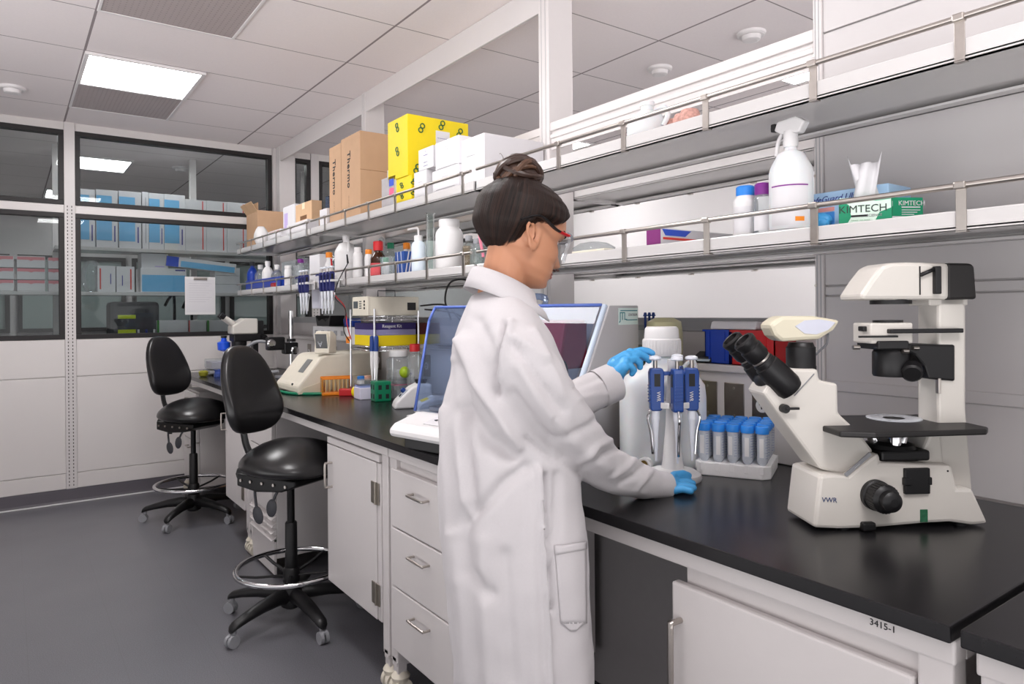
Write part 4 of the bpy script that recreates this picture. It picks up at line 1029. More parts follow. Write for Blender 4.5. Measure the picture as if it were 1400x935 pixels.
# lamp house
lh = outline(MM, [(1176, 410), (1177, 402), (1190, 382), (1204, 364), (1216, 359.5), (1240, 358.5), (1296, 359.5), (1296, 410)], .02); MB().prism(lh, .015, .105, 'y', bev=.008).build('lamp_house', mw, t)
lh = outline(MM, [(1294, 410), (1294, 359.5), (1326, 360), (1331, 364), (1334, 409)], .02); MB().prism(lh, .016, .104, 'y', bev=.005).build('lamp_cap', mat('lamp_cap_black', '#211e1e', .5), t)
a, b = LP(MM, 1192, 416, .06), LP(MM, 1243, 409, .06); MB().cyl(((a.x + b.x) / 2, .06, a.z), ((a.x + b.x) / 2, .06, b.z + .002), .04, seg=28).build('lamp_lens_ring', black, t)
a, b = LP(MM, 1258, 403, .014), LP(MM, 1258, 364, .014); MB().box(a.x - .0012, a.x + .0012, .0135, .02, a.z, b.z).build('slit', ink, t)
a, b = LP(MM, 1277, 402, .01), LP(MM, 1285, 364, .01); MB().box(a.x, b.x, .004, .0155, a.z, b.z, .002).build('filter_handle', black, t)
a, b = LP(MM, 1259, 376, .01), LP(MM, 1279, 367, .01); MB().tube([a, b], .004, 8).build('handle_rod', black, t)
a, b = LP(MM, 1262, 418, .05), LP(MM, 1296, 408, .05); MB().box(a.x, b.x + .03, .03, .10, a.z, b.z + .003, .003).build('lamp_mount', mw, t)
q = LP(MM, 1121, 684, -.0005); textmesh('VWR', .014, vwrink, 'logo', t, frame((LP(MM, 1122, 684, .0).x + .018, -.0006, LP(MM, 1122, 684, 0).z), (1, 0, -.05), (0.05, 0, 1)))
# ---- pipette stand with three pipettes in view
SC = Vector((1.436, 1.268, BT)); 
t = thing('pipette_stand', 'white round pipette stand with three blue pipettes in front of the large jug', 'pipette stand', SC, -YAW)
MB().lathe([(.074, 0), (.076, .006), (.074, .016), (.06, .024), (.03, .030)], 40).build('base', plasticw, t)
MB().lathe([(.030, .028), (.026, .05), (.018, .14), (.013, .25), (.010, .30), (.012, .318)], 28).build('column', plasticw, t)
hm_ = MB()
HZ = (.215, .262)
for an in (-125, -90, -55, 35, 90, 145):
    q = rot(R(an), 'Z'); hm_.box(.008, .05, -.004, .004, .196, .204, .002, q); hm_.box(.046, .05, -.012, .012, .192, .208, .002, q)
hm_.build('holder_arms', plasticw, t)
pipb = mat('pipette_blue', '#22478f', .35, var=.03); pipg = mat('pipette_pale', '#dfe2ea', .3)
def pipette(loc, rz, label, grp='pipettes on the round stand', sc=1.0, parts=True, col=None):
    p = thing('pipette', label, 'pipette', loc, rz, grp); p.scale = (sc, sc, sc)
    m = MB().prism([(-.012, .135), (-.010, .128), (.010, .128), (.0155, .14), (.017, .225), (.013, .236), (-.010, .236), (-.0135, .225)], -.0105, .0105, 'y', bev=.003)
    for k in range(6): m.box(-.0142, -.012, -.008, .008, .15 + k * .008, .1535 + k * .008)
    m.build('body', col or pipb, p)
    MB().prism([(.010, .228), (.034, .226), (.038, .215), (.034, .213), (.03, .219), (.012, .216)], -.008, .008, 'y', bev=.002).build('finger_hook', col or pipb, p)
    MB().cyl((0, 0, .236), (0, 0, .256), .0045, seg=12).build('plunger_rod', steel, p)
    MB().lathe([(.011, .256), (.013, .259), (.012, .264), (.006, .267)], 20).build('plunger_button', pipg, p)
    [MB().box(-.004, .008, min(s_ * .0102, s_ * .0112), max(s_ * .0102, s_ * .0112), .19, .222, .0003).build('volume_window', black, p) for s_ in (-1, 1)]
    MB().lathe([(.0085, .105), (.0085, .128)], 16).lathe([(.0022, .0), (.0035, .03), (.0055, .075), (.0075, .105)], 16, cap=True).build('shaft', pipg, p)
    MB().tube(spline([(-.009, 0, .13), (-.016, 0, .11), (-.010, 0, .075), (-.007, 0, .03), (-.006, 0, .018)], 5), .0028, 8).build('ejector', chrome, p)
    return p
def on_stand(an, rad, label):
    w_ = SC + (Matrix.Rotation(-YAW, 4, 'Z') @ Vector((rad * cos(R(an)), rad * sin(R(an)), .052)))
    return w_
for an, dr, lab in ((-158, 90, 'blue pipette on the left of the stand, under the gloved fingers'), (-88, -90, 'blue pipette in the middle of the stand, seen edge on'), (-24, -90, 'blue pipette on the right of the stand'), (60, 0, 'pipette on the far side of the stand, only its plunger showing')):
    p = pipette(on_stand(an, .052, ''), -YAW + (R(0) if an == -158 else R(180) if an == -24 else R(an - 180)), lab); p.scale = (1.3, 1.25, 1.04)
    if an in (-158, -24):
        s_ = -1 if an == -158 else 1
        textmesh('VWR', .011, plasticw, 'logo', p, frame((.004, s_ * .0112, .165), (0, 0, -1) if s_ < 0 else (0, 0, 1), (1, 0, 0) if s_ < 0 else (-1 * -1, 0, 0)) if s_ < 0 else frame((.004, .0112, .165), (0, 0, -1), (-1, 0, 0)))
# ---- large jug with screw cap and spigot
JX, JY = 1.545, 1.402
t = thing('carboy', 'large white jug with ribbed screw cap and spigot behind the pipette stand', 'jug', (JX, JY, BT), -YAW); t.scale = (.945, .84, 1.0)
def sq_ring(w, d, z, e=.55, n=48): return [Vector((w * sup(2 * pi * k / n, e)[0], d * sup(2 * pi * k / n, e)[1], z)) for k in range(n)]
m = MB(); m.loft([sq_ring(*a) for a in ((.118, .088, 0), (.126, .095, .006), (.128, .097, .03), (.128, .097, .20), (.124, .094, .235), (.108, .084, .258), (.075, .066, .278), (.052, .05, .288), (.047, .047, .295), (.047, .047, .318))]).build('bottle', milky, t, sharp=60)
cp = MB().lathe([(.056, .318), (.058, .322), (.058, .365), (.053, .368), (.051, .395), (.046, .402)], 40); cp = cp.build('screw_cap', plasticw, t)
m = MB()
for k in range(36): m.box(.0575, .0592, -.002, .002, .325, .362, 0, rot(2 * pi * k / 36, 'Z'))
m.build('cap_ribs', plasticw, cp)
MB().tube(spline([(.052, -.01, .27), (.085, -.02, .305), (.098, -.02, .29), (.10, -.02, .25)], 6), .009, 10, flat=.7).build('carry_handle', milky, t)
m = MB().cyl((-.062, -.09, .028), (-.062, -.125, .026), .011).lathe([(.019, 0), (.019, .012), (.016, .014)], 24, tr(-.075, -.125, .026) @ rot(pi / 2, 'X') @ rot(-.5, 'Y')); m.build('spigot', plasticw, t)
MB().lathe([(.012, 0), (.012, .003)], 20, tr(-.081, -.1395, .026) @ rot(pi / 2, 'X') @ rot(-.5, 'Y')).build('spigot_bore', mat('brass_bore', '#8a713f', .4, metal=.6), t)
# ---- foam rack of fifty millilitre tubes
RX, RY, RA = 1.655, 1.225, R(27.6)
t = thing('tube_rack', 'white foam rack full of blue capped tubes beside the jug', 'tube rack', (RX, RY, BT), RA)
h = .098; foam = mat('white_foam', '#eceaea', .75, var=.02, scale=150, bump=.1)
fb = MB().prism([(-h, -h + .02), (-h + .02, -h), (h - .02, -h), (h, -h + .02), (h, h - .02), (h - .02, h), (-h + .02, h), (-h, h - .02)], 0, .036, 'z', bev=.003)
n_ = fb
for i in range(5):
    for s in (-1, 1):
        n_.box(-.076 + i * .038 - .006, -.076 + i * .038 + .006, s * h - .001, s * h + .001, .014, .036, .001); n_.box(s * h - .001, s * h + .001, -.076 + i * .038 - .006, -.076 + i * .038 + .006, .014, .036, .001)
fb.build('foam_block', foam, t)
tubem = pane('tube_clear', '#f4f7fb', .1, .05, .62, '#e9edf5')
def tube50(loc, rz):
    p = thing('centrifuge_tube', 'clear graduated tube with blue screw cap standing in the white foam rack', 'tube', loc, rz, 'blue capped tubes in the foam rack')
    MB().lathe([(.003, .0), (.013, .016), (.0142, .02), (.0142, .105)], 20, cap=False).build('tube_body', tubem, p)
    MB().lathe([(.0172, .092), (.0178, .095), (.0178, .109), (.0165, .111)], 24).build('screw_cap', skyb, p)
    g = MB()
    for k in range(9): g.box(.0135, .0146, -.004 + (k % 2) * .002, .004, .028 + k * .007, .0288 + k * .007, 0, rot(R(-100), 'Z'))
    g.build('graduation', mat('print_blue', '#5a6a9c', .5), p)
    MB().box(.0138, .0147, -.0055, .0055, .03, .08, 0, rot(R(-155), 'Z')).build('writing_patch', plasticw, p); return p
rnd = random.Random(3)
for i in range(5):
    for j in range(5):
        q = Vector((RX, RY, BT + .028)) + rot(RA, 'Z') @ Vector((-.076 + i * .038, -.076 + j * .038, rnd.uniform(-.001, .002)))
        tube50(q, rnd.uniform(-.3, .3))
# ---- storage bins and a small gadget on the raceway ledge
def bin_(loc, w, d, hh, m, label, cat='bin', grp='coloured bins on the ledge'):
    b = thing('storage_bin', label, cat, loc, 0, grp); k = .003
    MB().box(-d, 0, -w / 2, w / 2, 0, k).box(-d, -d + k, -w / 2, w / 2, 0, hh).box(-k, 0, -w / 2, w / 2, 0, hh).box(-d, 0, -w / 2, -w / 2 + k, 0, hh).box(-d, 0, w / 2 - k, w / 2, 0, hh).build('tray', m, b)
    MB().box(-d - .006, 0, -w / 2 - .005, w / 2 + .005, hh - .006, hh).build('rim', m, b)
    for s in (-.3, .3): MB().box(-d - .003, -d, w * s - .002, w * s + .002, .01, hh - .006).build('rib', m, b)
    return b
bin_((1.93, 1.42, 1.193), .095, .11, .108, blue, 'blue storage bin on the ledge behind the eyepieces')
bin_((1.93, 1.29, 1.193), .15, .11, .108, redp, 'red storage bin on the ledge behind the camera')
tag(MB().prism([(-.05, 0), (.05, 0), (.045, .02), (-.04, .026)], 1.28, 1.45, 'y', M=tr(1.87, 0, 1.302), bev=.006).build('glove_packet', paper), 'white packet lying across the blue and red bins', 'packet')
g_ = thing('handheld_timer', 'small black gadget with pale screen on the ledge beside the eyepieces', 'timer', (1.84, 1.475, 1.194), R(20)); MB().box(-.03, .03, -.035, .035, 0, .02, .004).prism([(-.028, .02), (.028, .02), (.028, .034)], -.034, .034, 'y').build('case', black, g_); MB().box(-.032, -.005, -.02, .02, .024, .0255, 0, rot(-.5, 'Y')).build('screen', mat('screen_pale', '#cfe0e2', .2), g_)
# glass jar and flask behind the jug
t = thing('glass_jar', 'clear jar with greenish liquid and black topped tubes between grey machine and jug', 'jar', (1.765, W(879, 480, 'x', 1.765).y if False else 1.705, BT))
MB().lathe([(.055, 0), (.058, .01), (.058, .38), (.05, .40)], 28, cap=False).build('glass', clearg, t); MB().lathe([(.055, .005), (.055, .33)], 28).build('liquid', pane('green_liquid', '#ccd2a8', .1, 0, .35, '#c2c79d'), t)
for k in range(3): MB().cyl((-.01 + k * .02, -.04, .34), (-.01 + k * .02, -.04, .43), .004).lathe([(.008, .43), (.004, .443)], 12, tr(-.01 + k * .02, -.04, 0)).build('stopper', navy, t)
tag(MB().lathe([(.05, 0), (.06, .02), (.06, .37), (.055, .412), (.03, .425)], 24).build('bottle', mat('yellowish_plastic', '#d2cda2', .4), None, (1.745, 1.572, BT)), 'dull yellow bottle top peeking out behind the white jug cap', 'bottle')
# ---- bench top shaker with blue tinted hood
IA = R(12); IO = Vector((1.668, 1.612, BT)); IM = LM(*IO, IA)
# local: -x is the front, +y away from the camera
t = thing('incubator_shaker', 'grey bench shaker with sloping blue tinted hood behind the lab coat', 'shaker', IO, IA)
shg = mat('shaker_grey', '#b9b7b9', .42, var=.015)
W_ = .70
side = [(0, .02), (-.40, .02), (-.40, .075), (-.375, .10), (-.165, .466), (0, .466)]
body_ = MB().prism(side, 0, .03, 'y', bev=.004).box(-.03, 0, .03, W_, .02, .466, .004).box(-.40, -.03, .03, W_, .02, .09, .004); body_.build('cabinet', shg, t)
fm = MB()
for x in (-.36, -.05):
    for y in (.05, W_ - .05): fm.cyl((x, y, 0), (x, y, .025), .025)
fm.build('foot', black, t)
far = [(-.36, .08), (-.30, .44), (-.16, .466), (-.03, .466), (-.03, .08)]
hood = MB(); near_ = [(-.375, .105), (-.165, .466)]
hood.loft([[Vector((-.375, .035, .105)), Vector((-.20, .035, .41)), Vector((-.165, .035, .466)), Vector((-.03, .035, .466))], [Vector((-.36, W_, .10)), Vector((-.29, W_, .42)), Vector((-.26, W_, .466)), Vector((-.03, W_, .466))]], smooth=False, cap=False, closed=False)
hood.add([Vector((x, W_, z)) for x, z in ((-.36, .10), (-.29, .42), (-.26, .466), (-.03, .466), (-.03, .10))], [(0, 1, 2, 3, 4)])
ho = hood.build('hood', bluepane, t)
edge = mat('hood_edge_blue', '#5b74c4', .3)
for a, b in (((-.165, .03, .468), (-.26, W_, .468)), ((-.36, W_, .10), (-.29, W_, .42)), ((-.29, W_, .42), (-.26, W_, .468)), ((-.26, W_, .468), (-.03, W_, .468))):
    MB().tube([a, b], .005, 8).build('hood_edge', edge, ho)
MB().tube([(-.378, .015, .10), (-.168, .015, .466)], .009, 8).build('hood_strut', mat('hood_trim', '#c9d6e6', .3), ho)
MB().tube(spline([(-.12, .30, .466), (-.11, .32, .50), (-.10, .55, .50), (-.11, .60, .466)], 5), .012, 8, flat=.5).build('hood_handle', bluepane, ho)
ins = MB().box(-.33, -.05, .06, W_ - .04, .10, .118, .003); ins.build('platform', steel, t)
def flaskclip(x, y, m):
    MB().lathe([(.05, .12), (.055, .13), (.05, .17), (.02, .23), (.018, .26)], 20, tr(x, y, 0)).build('flask_clamp', m, t)
flaskclip(-.20, .2, steel); flaskclip(-.14, .42, clearg)
MB().prism([(-.22, .26), (-.06, .26), (-.06, .42), (-.18, .42)], .16, .42, 'y', bev=.01).build('red_carrier', mat('carrier_red', '#9c2740', .4), t)
MB().box(-.045, -.04, .05, W_ - .03, .30, .315).build('perforated_strip', mat('strip_dark', '#36353c', .5), t)
for k in range(3): MB().tube([(-.27 + .02 * cos(a), .10 + k * .012, .25 + .045 * sin(a)) for a in [2 * pi * i / 20 for i in range(20)]], .003, 6, closed=True).build('coil', black, t)
# control tray pushed out at the far front
ctl = thing('shaker_control', 'placeholder', 'x')
D.objects.remove(ctl)
cp_ = [(-.51, .035), (-.515, .06), (-.49, .08), (-.40, .105), (-.36, .105), (-.36, .035)]
MB().prism(cp_, .22, .655, 'y', bev=.012).build('control_panel', plasticw, t)
MB().box(-.49, -.38, .28, .60, .0, .04, .004).build('panel_foot', black, t)
kp = MB().box(-.475, -.415, .34, .52, -.001, .0015, .0005, tr(0, 0, 0)); kp.v = [(x, y, z + .080 + (x + .49) * .278 + .002) for x, y, z in kp.v]; kp = kp.build('keypad', paper, t)
for y in (.49, .46): 
    z_ = .080 + .045 * .278 + .004; MB().box(-.45, -.44, y - .004, y + .004, z_, z_ + .003).build('key_mark', dgrey, kp)
lb = MB().box(-.118, -.006, -.0012, 0, .405, .458).build('maker_label', mat('label_mint', '#d3e4df', .4), t)
teal = mat('logo_teal', '#2c7d86', .5)
textmesh('JTL', .036, teal, 'logo', lb, frame((-.092, -.0016, .431), (1, 0, 0), (0, 0, 1)), space=.85)
MB().box(-.108, -.01, -.0018, -.001, .448, .451).box(-.075, -.01, -.0018, -.001, .4185, .4215).build('logo_rule', teal, lb)
textmesh('ZENTRUM', .0115, greyp, 'logo_text', lb, frame((-.037, -.0016, .436), (1, 0, 0), (0, 0, 1)))
MB().box(-.09, -.065, -.002, .0, .135, .16, .001).build('power_switch', black, t); MB().box(-.085, -.068, -.002, .0, .185, .20, .001).build('side_port', black, t)
# ------------------------------------------------------------------ things on the shelves
I4 = Matrix.Identity(4)
def W(px, py, axis, val): return LP(I4, px, py, val, axis)
def fbox(name, label, cat, pl, pm, pr, pt, zb, xf, m, group=None, flaps=False, tape=None, rz=0, xback=None, part='carton'):
    """carton with its front towards the aisle: picture columns of far edge, near edge and back of the near side, row of the near top edge"""
    n = W(pm, pt, 'x', xf); y0 = n.y; zt = n.z; y1 = W(pl, pt, 'x', xf).y
    x1 = xback or W(pr, pt, 'y', y0).x
    o = thing(name, label, cat, (xf, y0, zb), rz, group)
    w, d, h = x1 - xf, y1 - y0, zt - zb
    mb = MB().box(0, w, 0, d, 0, h, .0015)
    mb.build(part, m, o)
    if flaps:
        sm = MB().box(-.0004, w + .0004, d / 2 - .0012, d / 2 + .0012, h - .001, h + .0006).box(-.0006, .001, d / 2 - .001, d / 2 + .001, 0, h); sm.build('flap_seam', mat('seam_brown', '#7e5c3a', .8), o)
    if tape: MB().box(-.0006, w + .0006, d / 2 - .025, d / 2 + .025, h - .04, h + .0008).build('tape', tape, o)
    o['dims'] = (w, d, h); return o
def dims(o): return tuple(o['dims'])
def fdir(o, s, size, u, v, m=ink, side='front', up=False, name='print', **k):
    """writing on the front (towards the aisle) or near side of a carton; u, v in fractions"""
    w, d, h = dims(o)
    if side == 'front':
        p = (-.0012, d * (1 - u), h * v); X, Y = ((0, -1, 0), (0, 0, 1)) if not up else ((0, 0, 1), (0, 1, 0)) if up == 1 else ((0, 0, -1), (0, -1, 0))
    else:
        p = (w * u, -.0012, h * v); X, Y = ((1, 0, 0), (0, 0, 1)) if not up else ((0, 0, -1), (1, 0, 0))
    return textmesh(s, size, m, name, o, frame(p, X, Y), **k)
def flab(o, u0, u1, v0, v1, m, side='front', name='label'):
    w, d, h = dims(o)
    if side == 'front': mb = MB().box(-.0008, .0005, d * (1 - u1), d * (1 - u0), h * v0, h * v1)
    else: mb = MB().box(w * u0, w * u1, -.0008, .0005, h * v0, h * v1)
    return mb.build(name, m, o)
pen = mat('blue_pen', '#3a3d8c', .6); lilac = mat('lilac_label', '#b9a7d6', .5); pinkl = mat('pink_label', '#e0668c', .5); redl = mat('red_print', '#d23a2f', .5); bluel = mat('blue_print', '#2b4fc0', .5); skyl = mat('pale_blue_print', '#86bfe4', .5)
ygreen = mat('mark_green', '#3d8a3a', .5)
# ---- upper shelf, far bay
o = fbox('cardboard_box', 'open brown cardboard box with black triangle at the far end of the upper shelf', 'box', 337, 352, 386, 287, ST, 1.60, card, xback=1.84)
w, d, h = dims(o)
MB().prism([(-.03, 0), (.03, 0), (0, .05)], -.0015, 0, 'y', tr(w * .6, 0, h * .2)).build('triangle_mark', ink, o)
MB().box(0, .003, -.01, d, h, h + .06, 0, tr(-.0, 0, 0)).xf(rot(0, 'X')).build('flap', cardl, o)
MB().prism([(-.05, .07), (0, 0), (.003, .0), (-.047, .075)], 0, d, 'y', M=tr(0, 0, h - .01)).build('flap', cardl, o)
def sack(name, label, cat, px, py, x, zb, r, m=plasticw):
    p = W(px, py, 'x', x); mb = MB(); rg = []
    hh = p.z - zb
    for i in range(9):
        t_ = i / 8; rr = r * (sin(pi * min(1, .12 + t_ * .8)) ** .6)
        rg.append([Vector((rr * .8 * cos(2 * pi * k / 20) * (1 + .12 * noise.noise(Vector((k * .7, i * .6, px)))), rr * sin(2 * pi * k / 20) * (1 + .12 * noise.noise(Vector((k * .9, i * .7, px + 3)))), hh * t_)) for k in range(20)])
    mb.loft(rg); o = mb.build('bag', m, None, (x, p.y, zb), sharp=80); o.name = name; return tag(o, label, cat)
sack('plastic_bag', 'crumpled white plastic bag before the open cardboard box', 'bag', 357, 310, 1.575, ST, .065)
fbox('white_box', 'small white box with red print in front of the open cardboard box', 'box', 366, 384, 396, 312, ST, 1.53, paper); o = D.objects['white_box']; flab(o, .1, .9, .75, .88, redl)
o = fbox('tissue_carton', 'white carton standing left of the small brown carton', 'box', 387, 403, 421, 278, ST, 1.60, paper)
flab(o, .1, .4, .2, .8, lilac)
o = fbox('small_carton', 'small brown carton with a slot, beside the two tall cartons', 'box', 404, 426, 440, 273, ST, 1.56, cardl, tape=mat('tape', '#e1cfae', .3)); flab(o, .3, .7, .45, .58, mat('slot_shadowless', '#6b4a2d', .8), name='hand_slot')
o = fbox('small_white_box', 'little white box next to the small brown carton on the upper shelf', 'box', 437, 447, 453, 284, ST, 1.54, paper)
fbox('white_box', 'low white box lying behind the rail below the small brown carton', 'box', 392, 420, 436, 299, ST, 1.53, paper)
t = thing('acrylic_rack', 'clear bluish plastic pieces stacked left of the tall brown cartons', 'rack', tuple(W(447, 300, 'z', ST)))
p = W(447, 300, 'z', ST); t.location = (1.60, W(449, 290, 'x', 1.60).y, ST); MB().box(0, .10, 0, .05, 0, .20, .002).build('block', bluepane, t); MB().box(.02, .04, .01, .03, .20, .29, .002).build('post', clear, t); MB().box(.05, .1, .0, .02, .20, .25).build('post', mat('lilac_plastic', '#8d86b8', .4), t)
# two tall cartons
for k, (pl, pm, pr, pt, lab) in enumerate(((466, 492, 531, 178, 'right hand one of the two tall brown cartons, printed downwards'), (450, 466, 492, 195, 'left hand one of the two tall brown cartons, printed downwards'))):
    o = fbox('tall_carton', lab, 'box', pl, pm, pr, pt, ST, 1.555, card, 'tall brown cartons', xback=1.83)
    w, d, h = dims(o); fdir(o, 'Thermo', .058, .42, .60, up=2, name='carton_print', bold=.02, space=1.1); o_ = fdir(o, '---- --- --- ---', .013, .42, .22, up=2, name='small_print')
    MB().box(-.0006, .001, d - .002, d, 0, h).build('edge_crease', mat('seam_brown', '#7e5c3a', .8), o)
    MB().box(0, w, -.0006, .0005, h * .55, h * .555).build('side_crease', mat('seam_brown', '#7e5c3a', .8), o)
t = thing('sample_box', 'milky plastic box with blue and pink labels between tall carton and yellow box', 'box', (1.53, W(541, 262, 'x', 1.53).y, ST))
MB().box(0, .09, 0, .16, .0, .15, .003).build('case', pane('milky_clear', '#f2f4f8', .1, .05, .42, '#e6e8f0'), t); MB().box(.012, .07, .015, .085, .004, .07, .002).build('contents', paper, t); MB().box(-.001, 0, .02, .07, .10, .135).build('label', bluel, t); MB().box(-.001, 0, .02, .07, .05, .09).build('label', pinkl, t)
MB().tube([(.03, .02, .15), (.03, .02, .19), (.03, .14, .19), (.03, .14, .15)], .006, 8).build('handle', plasticw, t)
# yellow boxes
def symbols(o, spots, r=.011):
    w, d, h = dims(o)
    for side, u, v in spots:
        rg = MB()
        for k in (0, 1):
            c = Vector((0, 0, 0)); pts = [(r * cos(2 * pi * i / 14), r * sin(2 * pi * i / 14)) for i in range(14)]; dz = (k - .5) * 1.9 * r; du = (k - .5) * .9 * r
            if side == 'front': rg.tube([(-.0012, d * (1 - u) + a + du, h * v + b + dz) for a, b in pts], r * .28, 6, closed=True)
            else: rg.tube([(w * u + a + du, -.0012, h * v + b + dz) for a, b in pts], r * .28, 6, closed=True)
        rg.build('ring_mark', mat('mark_darkgreen', '#2c5b33', .5), o)
yb = mat('yellow_card', '#e3c90c', .55, var=.02)
o = fbox('yellow_box', 'bright yellow box with green ring marks on top of the other yellow box', 'box', 530, 557, 640, 155, ST + .125, 1.53, yb, 'yellow boxes')
symbols(o, [('front', .5, .45), ('front', .5, .85), ('side', .22, .8), ('side', .14, .12), ('side', .55, .9), ('side', .85, .82), ('side', .35, .42)]); flab(o, .45, .68, .45, .8, paper, 'side'); fdir(o, '~~~~~', .02, .56, .68, pen, 'side'); fdir(o, '~ ~ ~~~~', .013, .56, .52, pen, 'side')
o = fbox('yellow_box', 'bright yellow box underneath the other yellow box', 'box', 537, 562, 600, 217, ST, 1.535, yb, 'yellow boxes'); o.scale.z = .1245 / dims(o)[2]; symbols(o, [('front', .5, .3), ('front', .5, .7), ('side', .1, .35), ('side', .1, .75)])
# white boxes by the hair bun
o = fbox('white_carton', 'white box with blue handwriting, upper left of the white stack beside the yellow boxes', 'box', 572, 592, 610, 198, W(583, 231, 'x', 1.53).z + .001, 1.53, paper, 'white cartons'); fdir(o, '~\n~~~~\n\n~~ ~\n~~~~', .016, .5, .5, pen)
o = fbox('white_carton', 'white box at the lower left of the white stack, in front of the yellow boxes', 'box', 566, 583, 610, 231, ST, 1.53, paper, 'white cartons'); fdir(o, '----- ---', .012, .5, .6, greyp)
o = fbox('white_carton', 'white box with printed panel on top, middle of the white stack', 'box', 595, 627, 645, 184, W(627, 223, 'x', 1.53).z + .001, 1.53, paper, 'white cartons'); fdir(o, '-- --\n-- ----', .012, .5, .7, greyp); w, d, h = dims(o); MB().box(-.001, 0, d * .1, d * .9, h * .02, h * .03).build('rule', greyp, o)
o = fbox('white_carton', 'white box with small print at the bottom of the middle white stack', 'box', 591, 627, 645, 223, ST, 1.53, paper, 'white cartons'); fdir(o, '----- --- --\n------ ---- --', .010, .5, .7, greyp); flab(o, .15, .85, .12, .14, greyp, name='rule')
o = fbox('large_white_box', 'large plain white box just behind the hair bun', 'box', 627, 662, 731, 181, ST, 1.545, paper, 'white cartons', xback=1.846); fdir(o, '----- ------ ---', .013, .5, .62, greyp)
# upper shelf, near bay
t = thing('jug', 'white jug lying on the upper shelf behind the guard rail', 'jug', (1.62, W(885, 180, 'x', 1.62).y, ST)); q = Matrix.Identity(4)
MB().lathe([(.06, 0), (.064, .008), (.062, .06), (.045, .085), (.02, .10), (.02, .112), (.023, .113), (.023, .125)], 28).build('body', milky, t); MB().tube(spline([(.02, -.02, .10), (.02, -.055, .10), (.01, -.075, .07), (0, -.065, .04)], 5), .008, 8).build('handle', milky, t)
pinkp = mat('pink_pattern', '#dba79b', .7, var=.35, scale=120)
for k, (px, py) in enumerate(((918, 170), (940, 166), (955, 158))):
    p = W(px, py, 'x', 1.66)
    tag(MB().lathe([(.026, 0), (.03, .01), (.03, .05), (.024, .062)], 18).build('tape_roll', pinkp, None, (1.66 - .02 * k, p.y, ST)), ('pink patterned roll nearest the white jug', 'pink patterned roll in the middle on the upper shelf', 'pink patterned roll closest to the rail bracket')[k], 'tape', 'pink rolls on the upper shelf')
# ---- bottles
def bottle(label, px, pt, x, zb, r, body, capm, prof='std', cap_h=.03, cap_r=.55, grp=None, name='bottle', lab=None, cat='bottle', seg=28, capname='cap'):
    p = W(px, pt, 'x', x); h = p.z - zb; o = thing(name, label, cat, (x, p.y, zb), 0, grp)
    hb = h - cap_h
    if prof == 'std': pr_ = [(r * .9, 0), (r, .006), (r, hb * .66), (r * .95, hb * .72), (r * .6, hb * .88), (r * cap_r * .85, hb * .92), (r * cap_r * .85, hb)]
    elif prof == 'wide': pr_ = [(r * .95, 0), (r, .006), (r, hb * .80), (r * .95, hb * .86), (r * .80, hb * .93), (r * cap_r, hb * .95), (r * cap_r, hb)]
    elif prof == 'flask': pr_ = [(r * .9, 0), (r, .008), (r * .85, hb * .3), (r * .3, hb * .8), (r * .28, hb)]
    else: pr_ = [(r * .96, 0), (r, .004), (r, hb)]
    MB().lathe(pr_, seg, cap=(body not in (clear, clearg))).build('body', body, o)
    if capm: MB().lathe([(r * cap_r, hb - .004), (r * cap_r * 1.04, hb), (r * cap_r * 1.04, h - .003), (r * cap_r * .9, h)], seg).build(capname, capm, o)
    if lab:
        a0 = R(160); MB().loft([[Vector(((r + .0006) * cos(R(155 + 8 * k)), (r + .0006) * sin(R(155 + 8 * k)), z)) for k in range(14)] for z in (hb * lab[1], hb * lab[2])], closed=False, cap=False).build('label', lab[0], o)
    return o
bottle('large white wide mouth bottle standing left of the head on the lower shelf', 614, 300, 1.60, SL, .062, plasticw, plasticw, 'wide', .03, .72, name='wide_mouth_bottle')
o = bottle('wash bottle with bent spout on the lower shelf left of the glass cylinder', 572, 322, 1.575, SL, .033, mat('pale_blue_milky', '#d9e4ee', .4), plasticw, 'wide', .022, .6, name='wash_bottle')
h = W(572, 322, 'x', 1.575).z - SL
MB().tube(spline([(0, 0, h - .01), (0, 0, h + .02), (0, .008, h + .035), (0, .03, h + .038), (-.01, .085, h + .036)], 5), .0045, 8).build('spout', plasticw, o)
t = thing('measuring_cylinder', 'tall glass cylinder between the wash bottle and the wide mouth bottle', 'cylinder', (1.62, W(588, 300, 'x', 1.62).y, SL)); MB().lathe([(.035, 0), (.035, .01), (.02, .016), (.02, .27), (.026, .278)], 24, cap=False).lathe([(.018, .02), (.018, .268)], 24, cap=False).build('tube', clearg, t)
for k, (px, pt, x, lab) in enumerate(((641, 322, 1.60, 'glass bottle with tan liquid just right of the wide mouth bottle'), (652, 326, 1.57, 'clear glass bottle close behind the hair'), (660, 330, 1.62, 'glass bottle half hidden behind the hair'))):
    o = bottle(lab, px, pt, x, SL, .03, clearg, greyp, 'std', .02, .5, 'glass bottles by the head', 'glass_bottle'); MB().lathe([(.027, .006), (.027, .09)], 20).build('liquid', pane('tan_liquid', '#cdb79a', .1, 0, .25, '#c7a983') if k == 0 else clear, o)
tag(MB().tube(spline([(1.575, W(656, 320, 'x', 1.575).y, SL + .22), (1.55, W(655, 345, 'x', 1.55).y, SL + .14), (1.545, W(661, 365, 'x', 1.545).y, SL + .03)], 6), .006, 8).build('pink_tubing', mat('pink_tube', '#d1798c', .4)), 'pink tube leaning on the bottles beside the hair', 'tube')
o = bottle('amber reagent bottle with large red cap on the lower shelf', 517, 330, 1.59, SL, .041, mat('amber_glass', '#3a2012', .12), redp, 'std', .045, .62, name='reagent_bottle', lab=(mat('red_label', '#d4545a', .5), .05, .5))
